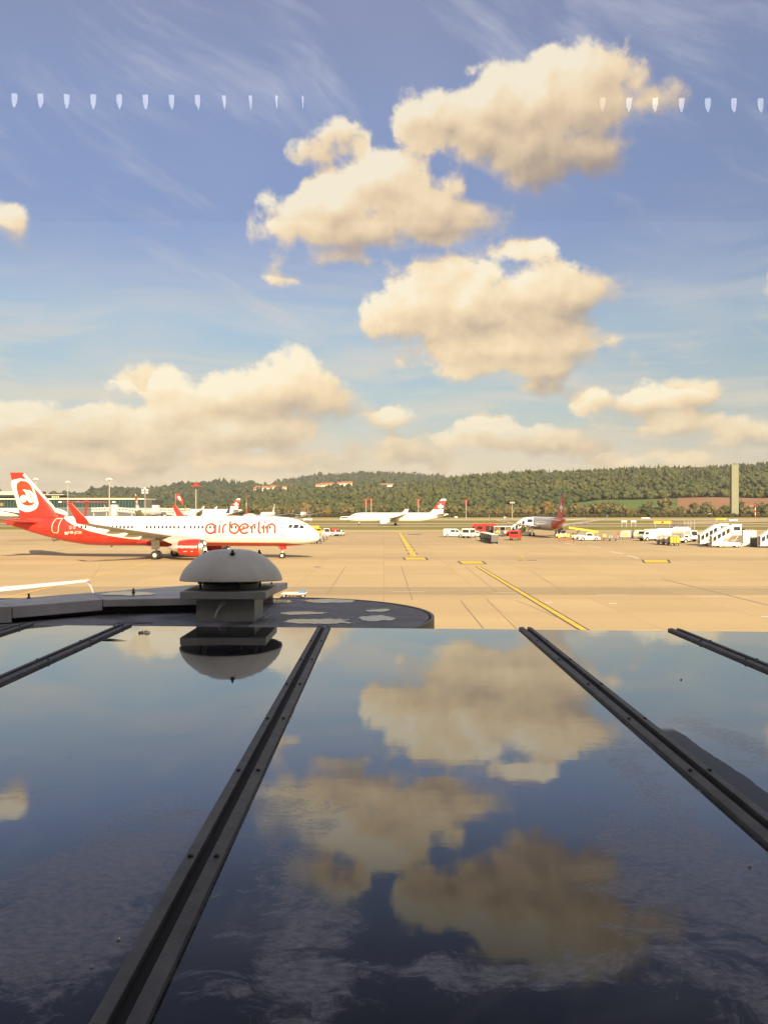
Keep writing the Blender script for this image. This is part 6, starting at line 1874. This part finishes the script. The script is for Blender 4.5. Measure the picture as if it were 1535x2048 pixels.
# ---- passenger stairs on trucks
def stairs_truck(label, loc, rz, top=3.1, run=4.1, grp='passenger stair trucks'):
    """stair flight climbs towards +x and ends in a cabin"""
    o = thing('passenger_stairs', label, 'passenger stairs', loc, rz, grp)
    W_ = 1.75
    q = MB(); q.prism([(-2.6, .40), (3.0, .40), (3.7, .45), (3.6, .75), (2.9, 1.15), (.2, 1.25), (-2.4, .95), (-2.7, .8)], -1.0, 1.0, 'Y'); q.build('chassis', M['white'], o, bevel=.05)
    q = MB(); q.prism([(3.02, .62), (3.5, .62), (2.95, 1.08), (2.7, 1.08)], -1.012, -1.002, 'Y'); q.build('cab_window', M['glass'], o)
    x0, x1, z0 = -3.0, -3.0 + run, .55
    q = MB(); q.prism([(x0, z0 - .15), (x1, top - .25), (x1, top), (x0, z0 + .1)], -W_ / 2, W_ / 2, 'Y'); fl = q.build('stair_flight', M['cream'], o)
    n = 9; me = None
    for k in range(n):
        x = x0 + (x1 - x0) * (k + .5) / n; z = z0 + (top - z0) * (k + .5) / n + .16
        if me is None:
            q = MB(); q.b2((-.2, -W_ / 2 + .05, -.02), (.2, W_ / 2 - .05, .02)); st = q.build('step', M['grey'], fl); me = st.data
        else: st = link('step', me, fl)
        st.location = (x, 0, z)
    for s in (-1, 1):
        y0, y1 = s * W_ / 2 + s * .004, s * W_ / 2 + s * .06
        q = MB(); q.prism([(x0 - .1, z0 - .2), (x1, top - .3), (x1, top + 2.05), (x1 - .55, top + 2.05), (x0 - .1, z0 + 2.0)], min(y0, y1), max(y0, y1), 'Y'); q.build('side_wall', M['white'], o)
        for k in range(4):
            f0, f1 = (k + .14) / 4, (k + .90) / 4; sl_ = (top - z0) / (x1 - x0)
            pa, pb = x0 + (x1 - x0) * f0 * .92, x0 + (x1 - x0) * f1 * .92
            za, zb = z0 + (pa - x0) * sl_, z0 + (pb - x0) * sl_
            q = MB(); q.prism([(pa, za + .66), (pb, zb + .66), (pb, zb + 1.72), (pa, za + 1.72)], s * W_ / 2 + s * .062 if s > 0 else s * W_ / 2 - .075, s * W_ / 2 + .075 if s > 0 else s * W_ / 2 - .062, 'Y'); q.build('side_window', M['glass'], o)
    q = MB(); q.prism([(x0 - .15, z0 + 2.0), (x1 - .55, top + 2.05), (x1 - .55, top + 2.15), (x0 - .15, z0 + 2.1)], -W_ / 2 - .08, W_ / 2 + .08, 'Y'); q.build('stair_roof', M['white'], o)
    xa, xb = x1 + .01, x1 + 2.05
    q = MB(); q.b2((xa, -W_ / 2 - .1, top - .22), (xb, W_ / 2 + .1, top)); q.build('platform', M['cream'], o)
    for s in (-1, 1):
        y = s * (W_ / 2 + .06)
        q = MB(); q.b2((xa, y - .03, top), (xb, y + .03, top + 2.15)); cw = q.build('cabin_side', M['white'], o)
        q = MB(); q.b2((xa + .35, y + s * .032, top + .85), (xb - .25, y + s * .045, top + 1.7)); q.build('cabin_window', M['glass'], cw)
    q = MB(); q.b2((xa, -W_ / 2 - .1, top + 2.15), (xb + .1, W_ / 2 + .1, top + 2.27)); q.build('cabin_roof', M['white'], o)
    for x, xt in ((-.6, x1 + .2), (1.4, x1 + 1.6)):
        for s in (-.6, .6):
            q = MB(); q.tube((x, s, 1.0), (xt, s, top - .2), .07, n=6); q.build('lift_strut', M['lightgrey'], o)
    wheels(o, (-1.3, 2.2), 2.0, .42, M['white'])
    return o
st0 = stairs_truck('white covered passenger stair truck, the front one of the pair at the right', G(1449, 1095), R_(-4))
st0.scale = (.80, .80, .76)
dup(st0, G(1424, 1091.5), R_(-4), 'white covered passenger stair truck, half hidden behind the front one of the pair')
dup(st0, G(1546, 1095.5), R_(-4), 'white covered passenger stair truck cut off by the right edge of the picture')
dup(st0, G(1043, 1072), R_(-6), 'white covered passenger stairs standing at the door of the grey jet', scale=.90)

# ---- equipment on the right
def crate(name, label, cat, x0, x1, y0, y1, mt, depth=2.2, lid=None, ribs=3):
    p = G((x0 + x1) / 2, y1); d = p.y
    w = (x1 - x0) / F * d; h = (y1 - y0) / F * d
    o = thing(name, label, cat, p)
    q = MB(); q.b2((-w / 2, 0, .12), (w / 2, depth, h - .1)); q.build('body', mt, o, bevel=.03)
    q = MB(); q.b2((-w / 2 - .04, -.04, h - .098), (w / 2 + .04, depth + .04, h)); q.build('lid', lid or mt, o)
    for k in range(ribs):
        x = -w / 2 + w * (k + .5) / ribs; q = MB(); q.b2((x - .05, -.035, .14), (x + .05, -.003, h - .11)); q.build('rib', M['lightgrey'], o)
    for x in (-w / 2 + .15, w / 2 - .15):
        q = MB(); q.b2((x - .12, .1, 0), (x + .12, depth - .1, .118)); q.build('skid', M['darkgrey'], o)
    return o
crate('equipment_container', 'tall cream container right of the front stair truck', 'container', 1485, 1499, 1061, 1092.5, M['cream'])
crate('equipment_container', 'orange lidded cream container behind the tall one', 'container', 1494, 1512, 1060, 1085, M['cream'], lid=M['orange'])
crate('generator_box', 'dark grey box above the cream containers', 'generator', 1488, 1507, 1057.5, 1078, M['darkgrey'])
for k, px in enumerate((1501, 1506, 1510.5)):
    p = G(px, 1093.5 + .3 * k); q = MB(); q.lathe([(.02, 0), (.20, 0), (.21, .05), (.21, 1.55), (.15, 1.72), (.06, 1.78), (.06, 1.9), (.01, 1.9)], p, 14)
    tag(q.build('gas_bottle', M['darkgrey'], smooth=True), f'tall dark gas bottle, {["left", "middle", "right"][k]} one of three between cream container and stairs', 'gas bottle', 'dark gas bottles by the container')
TRK = [(-2.8, .5), (2.7, .5), (2.85, 1.0), (2.7, 1.5), (2.4, 2.1), (1.3, 2.15), (1.2, 2.2), (1.15, 2.55), (-2.8, 2.55)]
trk_side = (((2.55, 1.4), (2.3, 1.95), (1.5, 1.95), (1.5, 1.4)),)
vehicle('box_truck', 'white box truck with dark open front left of the steel steps', 'truck', G(1302, 1082), R_(200), TRK, 2.1, M['white'], (-1.8, 1.9), .42, trk_side, (((2.7, 1.5), (2.4, 2.1)),), (((-2.8, 2.3), (-2.8, .9)),), .5)
vehicle('box_truck', 'white box truck behind the silver baggage train', 'truck', G(1324, 1079.5), R_(175), TRK, 2.1, M['white'], (-1.8, 1.9), .42, trk_side, (((2.7, 1.5), (2.4, 2.1)),), (), .5)
vehicle('panel_van', 'white van between the round tank truck and the stair trucks', 'van', G(1393, 1083), R_(120), VAN, 1.95, M['white'], (-1.55, 1.6), .34, van_side, (((1.65, 1.28), (.95, 1.93)),), (((-2.5, 1.85), (-2.5, 1.25)),), .42)
vehicle('flat_truck', 'low white flat truck in front of the round tank truck', 'truck', G(1352, 1086), R_(0), [(-2.3, .5), (2.3, .5), (2.4, .95), (2.1, 1.6), (1.2, 1.65), (1.1, 1.0), (-2.3, .95)], 1.9, M['white'], (-1.5, 1.5), .38, (((2.0, 1.1), (1.95, 1.5), (1.3, 1.5), (1.3, 1.1)),), (((2.4, .95), (2.1, 1.6)),), (), .35)
tk = thing('tank_truck', 'white tank truck with rounded tank behind the flat truck', 'truck', G(1366, 1083), R_(-60))
q = MB(); q.b2((-2.6, -.9, .5), (2.8, .9, .75)); q.build('chassis', M['darkgrey'], tk)
q = MB(); q.lathe([(.02, -2.6), (.9, -2.5), (1.15, -2.3), (1.15, 1.0), (.9, 1.2), (.02, 1.3)], (0, 0, 1.92), 20, 'X'); q.build('tank', M['white'], tk, smooth=True)
q = MB(); q.prism([(1.4, .6), (2.8, .6), (2.9, 1.2), (2.6, 2.3), (1.4, 2.35)], -1.0, 1.0, 'Y'); q.build('cab', M['white'], tk, bevel=.05)
q = MB(); q.add([(2.905, -.85, 1.3), (2.905, .85, 1.3), (2.66, .8, 2.2), (2.66, -.8, 2.2)], [(0, 1, 2, 3)]); q.build('windscreen', M['glass'], tk)
wheels(tk, (-1.7, 2.0), 1.9, .45)
# steel access steps
sp = thing('access_steps', 'dark steel access steps with railed platform above the white trucks', 'steps', G(1340, 1079))
for s in (-.5, .5):
    q = MB(); q.prism([(-2.2, .2), (-1.9, .2), (1.0, 3.0), (1.0, 3.3)], s - .06, s + .06, 'Y'); q.build('stringer', M['darkgrey'], sp)
me = None
for k in range(8):
    if me is None: q = MB(); q.b2((-.18, -.45, -.02), (.18, .45, .02)); st = q.build('step', M['grey'], sp); me = st.data
    else: st = link('step', me, sp)
    st.location = (-1.9 + k * .36, 0, .45 + k * .345)
q = MB(); q.b2((1.0, -.6, 3.05), (2.6, .6, 3.2)); q.build('platform', M['darkgrey'], sp)
for x in (1.05, 1.8, 2.55):
    for s in (-.55, .55):
        q = MB(); q.tube((x, s, 0 if x > 1.1 else 3.2), (x, s, 4.2), .05, n=5); q.build('post', M['darkgrey'], sp)
for s in (-.55, .55):
    q = MB(); q.tube((1.05, s, 4.2), (2.55, s, 4.2), .04, n=5); q.tube((-2.0, s, 1.4), (1.05, s, 4.2), .04, n=5); q.build('handrail', M['darkgrey'], sp)
tr = thing('trestle', 'blue grey steel trestle standing high behind the tank truck', 'trestle', G(1377, 1073))
for x in (-1.2, -.3, .4, 1.3):
    q = MB(); q.tube((x, 0, 0), (x, 0, 4.0), .07, n=5); q.build('post', M['grey'], tr)
for z in (1.8, 2.8, 3.9):
    q = MB(); q.tube((-1.3, 0, z), (1.4, 0, z), .06, n=5); q.build('cross_rail', M['darkgrey'], tr)
q = MB(); q.b2((-1.4, -.5, 2.85), (-.2, .5, 3.0)); q.build('platform', M['darkgrey'], tr)
# pallet with tubes lying on the apron just past the parapet
pl_ = thing('flat_dolly', 'long flat grey dolly lying on the apron beyond the round bay', 'dolly', G(588, 1194))
for y in (-.5, .5):
    q = MB(); q.tube((-.9, y, .28), (.9, y, .28), .05, n=6); q.build('side_rail', M['lightgrey'], pl_)
for k in range(7):
    x = -.8 + k * .27; q = MB(); q.b2((x - .06, -.5, .24), (x + .06, .5, .30)); q.build('slat', M['grey'], pl_)
q = MB(); q.b2((.35, -.4, .31), (.8, .3, .46)); q.build('blue_cover', mat('blue_sheet', (.10, .22, .42), .6), pl_)
wheels(pl_, (-.7, .7), 1.0, .13, wd=.1)
cn = thing('traffic_cone', 'orange traffic cone on the apron in front of the workers', 'cone', G(1131.5, 1084.5))
q = MB(); q.lathe([(.17, .03), (.05, .68), (.03, .70), (.001, .70)], n=12); q.build('cone_body', M['orange'], cn)
q = MB(); q.b2((-.22, -.22, 0), (.22, .22, .03)); q.build('cone_foot', M['black'], cn)

# ================================================================== people
def skin_body(pose):
    """one continuous figure grown from a jointed skeleton"""
    J = pose; V, E, Rr = [], [], []
    def v(p, r): V.append(p); Rr.append(r); return len(V) - 1
    pel = v((0, 0, .95), .135); bel = v((0, .0, 1.10), .125); che = v((0, 0, 1.30), .15); nek = v((0, 0, 1.46), .06); jaw = v((0, -.02, 1.56), .075); hed = v((0, -.01, 1.67), .098); crn = v((0, 0, 1.75), .06)
    E += [(pel, bel), (bel, che), (che, nek), (nek, jaw), (jaw, hed), (hed, crn)]
    nose = v((0, -.115, 1.635), .016); E.append((hed, nose))
    for s in (-1, 1):
        ear = v((s * .098, 0, 1.64), .016); E.append((hed, ear))
        arm, leg = J['arm'][s > 0], J['leg'][s > 0]
        sh = v((s * .19, 0, 1.40), .065); el = v((s * (.24 + arm[2]), -arm[0] * .14, 1.14 + arm[1] * .1), .048); wr = v((s * (.24 + arm[2] * 1.3), -arm[0] * .38, .93 + arm[1] * .32), .034)
        E += [(che, sh), (sh, el), (el, wr)]
        dv = (Vector(V[wr]) - Vector(V[el])).normalized(); W0 = Vector(V[wr])
        pm = v(tuple(W0 + dv * .06), .036); E.append((wr, pm)); P0 = Vector(V[pm])
        lat = Vector((0, 1, 0)) if abs(dv.y) < .8 else Vector((0, 0, 1))
        for k, ln in enumerate((.075, .088, .082, .062)):
            o_ = lat * (.030 - .020 * k)
            a = v(tuple(P0 + o_ + dv * .03), .0095); b = v(tuple(P0 + o_ + dv * (.03 + ln * .55) + Vector((-s * .010, 0, 0))), .0090); c = v(tuple(P0 + o_ + dv * (.03 + ln) + Vector((-s * .026, 0, 0))), .0080)
            E += [(pm, a), (a, b), (b, c)]
        t0 = v(tuple(W0 + dv * .03 - lat * -.040), .011); t1 = v(tuple(W0 + dv * .075 + lat * .058), .0095); E += [(wr, t0), (t0, t1)]
        hp = v((s * .09, 0, .90), .095); kn = v((s * (.10 + leg[1]), -leg[0] * .16, .50), .062); an = v((s * (.11 + leg[1] * 1.4), leg[0] * -.10 + .02, .09), .043); to = v((s * (.12 + leg[1] * 1.4), leg[0] * -.10 - .15, .04), .036)
        E += [(pel, hp), (hp, kn), (kn, an), (an, to)]
    me = bpy.data.meshes.new('person_body'); me.from_pydata(V, E, [])
    o = bpy.data.objects.new('tmp', me); COL.objects.link(o)
    sk = o.modifiers.new('skin', 'SKIN'); sk.use_smooth_shade = True
    o.modifiers.new('sub', 'SUBSURF').levels = 1
    lay = me.skin_vertices[0].data
    for i, r in enumerate(Rr):
        lay[i].radius = (r, r)
    lay[0].use_root = True
    bpy.context.view_layer.update()
    dg = bpy.context.evaluated_depsgraph_get()
    out = bpy.data.meshes.new_from_object(o.evaluated_get(dg))
    bpy.data.objects.remove(o)
    out.polygons.foreach_set('use_smooth', [True] * len(out.polygons))
    return out
def person_mat(name, legs):
    m = bpy.data.materials.new(name); m.use_nodes = True
    T = NT(m.node_tree); b = T.n['Principled BSDF']; x, y, z = T.sep(T.coord())
    ax = T.math('ABSOLUTE', x)
    hand = T.math('MULTIPLY', T.step(z, 1.03, .97), T.step(ax, .215, .225))
    head = T.step(z, 1.485, 1.495)
    c = T.mix(T.step(z, .12, .13), (.02, .02, .02, 1), (*legs, 1))
    c = T.mix(T.math('MAXIMUM', head, hand), c, (.48, .27, .18, 1))
    T.put(b.inputs['Base Color'], c); b.inputs['Roughness'].default_value = .8
    return m
M['worker_red'] = person_mat('worker_red_trousers', (.55, .05, .03)); M['worker_dark'] = person_mat('worker_dark_trousers', (.03, .035, .05))
POSES = [dict(arm=((.3, 0, .05), (.2, 0, .03)), leg=((.4, .02), (-.4, .02))), dict(arm=((.9, .5, .04), (.1, 0, .06)), leg=((0, .04), (0, .04))), dict(arm=((.15, 0, .03), (.15, 0, .03)), leg=((.1, .05), (-.1, .03)))]
BODIES = [skin_body(p) for p in POSES]
def jacket_mesh(pose, mt):
    q = MB(); rs = []
    for z, a, b_ in ((.86, .185, .14), (.98, .18, .14), (1.12, .175, .135), (1.30, .205, .165), (1.42, .185, .13), (1.485, .085, .085)):
        rs.append([(a * math.cos(2 * math.pi * k / 14), b_ * math.sin(2 * math.pi * k / 14), z) for k in range(14)])
    q.rings(rs, True, False)
    for s in (0, 1):
        sg = -1 if s == 0 else 1; arm = pose['arm'][s]
        sh = Vector((sg * .17, 0, 1.41)); el = Vector((sg * (.24 + arm[2]), -arm[0] * .14, 1.14 + arm[1] * .1)); wr = Vector((sg * (.24 + arm[2] * 1.3), -arm[0] * .38, .93 + arm[1] * .32))
        q.tube(sh, el, .085, .068, 9); q.tube(el, el.lerp(wr, .92), .068, .052, 9)
    return q
def person(label, loc, rz, k, top, legs='worker_red', grp='airport workers in bright clothing'):
    o = link('person', BODIES[k].copy()); o.data.materials.clear(); o.data.materials.append(M[legs])
    o.location = loc; o.rotation_euler = (0, 0, rz); tag(o, label, 'person', grp)
    j = jacket_mesh(POSES[k], None).build('jacket', M[top], o, smooth=True)
    q = MB(); rs = []
    for z, r in ((1.60, .100), (1.66, .112), (1.72, .108), (1.77, .075), (1.785, .01)):
        rs.append([(r * .95 * math.cos(2 * math.pi * i / 12), .012 + r * 1.04 * math.sin(2 * math.pi * i / 12), z + (.035 if math.sin(2 * math.pi * i / 12) < -.3 and z < 1.7 else 0)) for i in range(12)])
    q.rings(rs, False, True); q.build('hair', M['hair'], o, smooth=True)
    q = MB(); q.b2((-.14, -.172, 1.02), (.14, -.166, 1.06)); q.b2((-.14, .166, 1.02), (.14, .172, 1.06)); 
    return o
person('worker in yellow jacket and red trousers, leftmost under the red tailed jet', G(1117.5, 1083), R_(10), 0, 'hivis')
person('worker in yellow jacket and red trousers, second from the left under the jet', G(1127, 1081.5), R_(200), 2, 'hivis')
person('worker in yellow jacket standing right behind the traffic cone', G(1134, 1082.3), R_(150), 1, 'hivis')
person('worker in yellow jacket and red trousers, rightmost of those under the jet', G(1147, 1083.5), R_(270), 0, 'hivis')
person('worker in yellow jacket alone between conveyor and flat carts', G(1206.5, 1082), R_(30), 1, 'hivis')
person('worker dressed in orange beside the silver container dolly', G(1236, 1078), R_(-40), 2, 'orange')
person('worker in yellow jacket standing at the bus doorway', G(993, 1073), R_(180), 1, 'hivis', 'worker_dark')
person('person in white top walking by the open sided cart', G(1009, 1073.5), R_(160), 0, 'white', 'worker_dark')
person('person in dark jacket standing beside the open sided cart', G(1005, 1074), R_(20), 2, 'darkgrey', 'worker_dark')
person('worker in yellow jacket on the far side of the conveyor belt', G(1185, 1077), R_(90), 1, 'hivis')
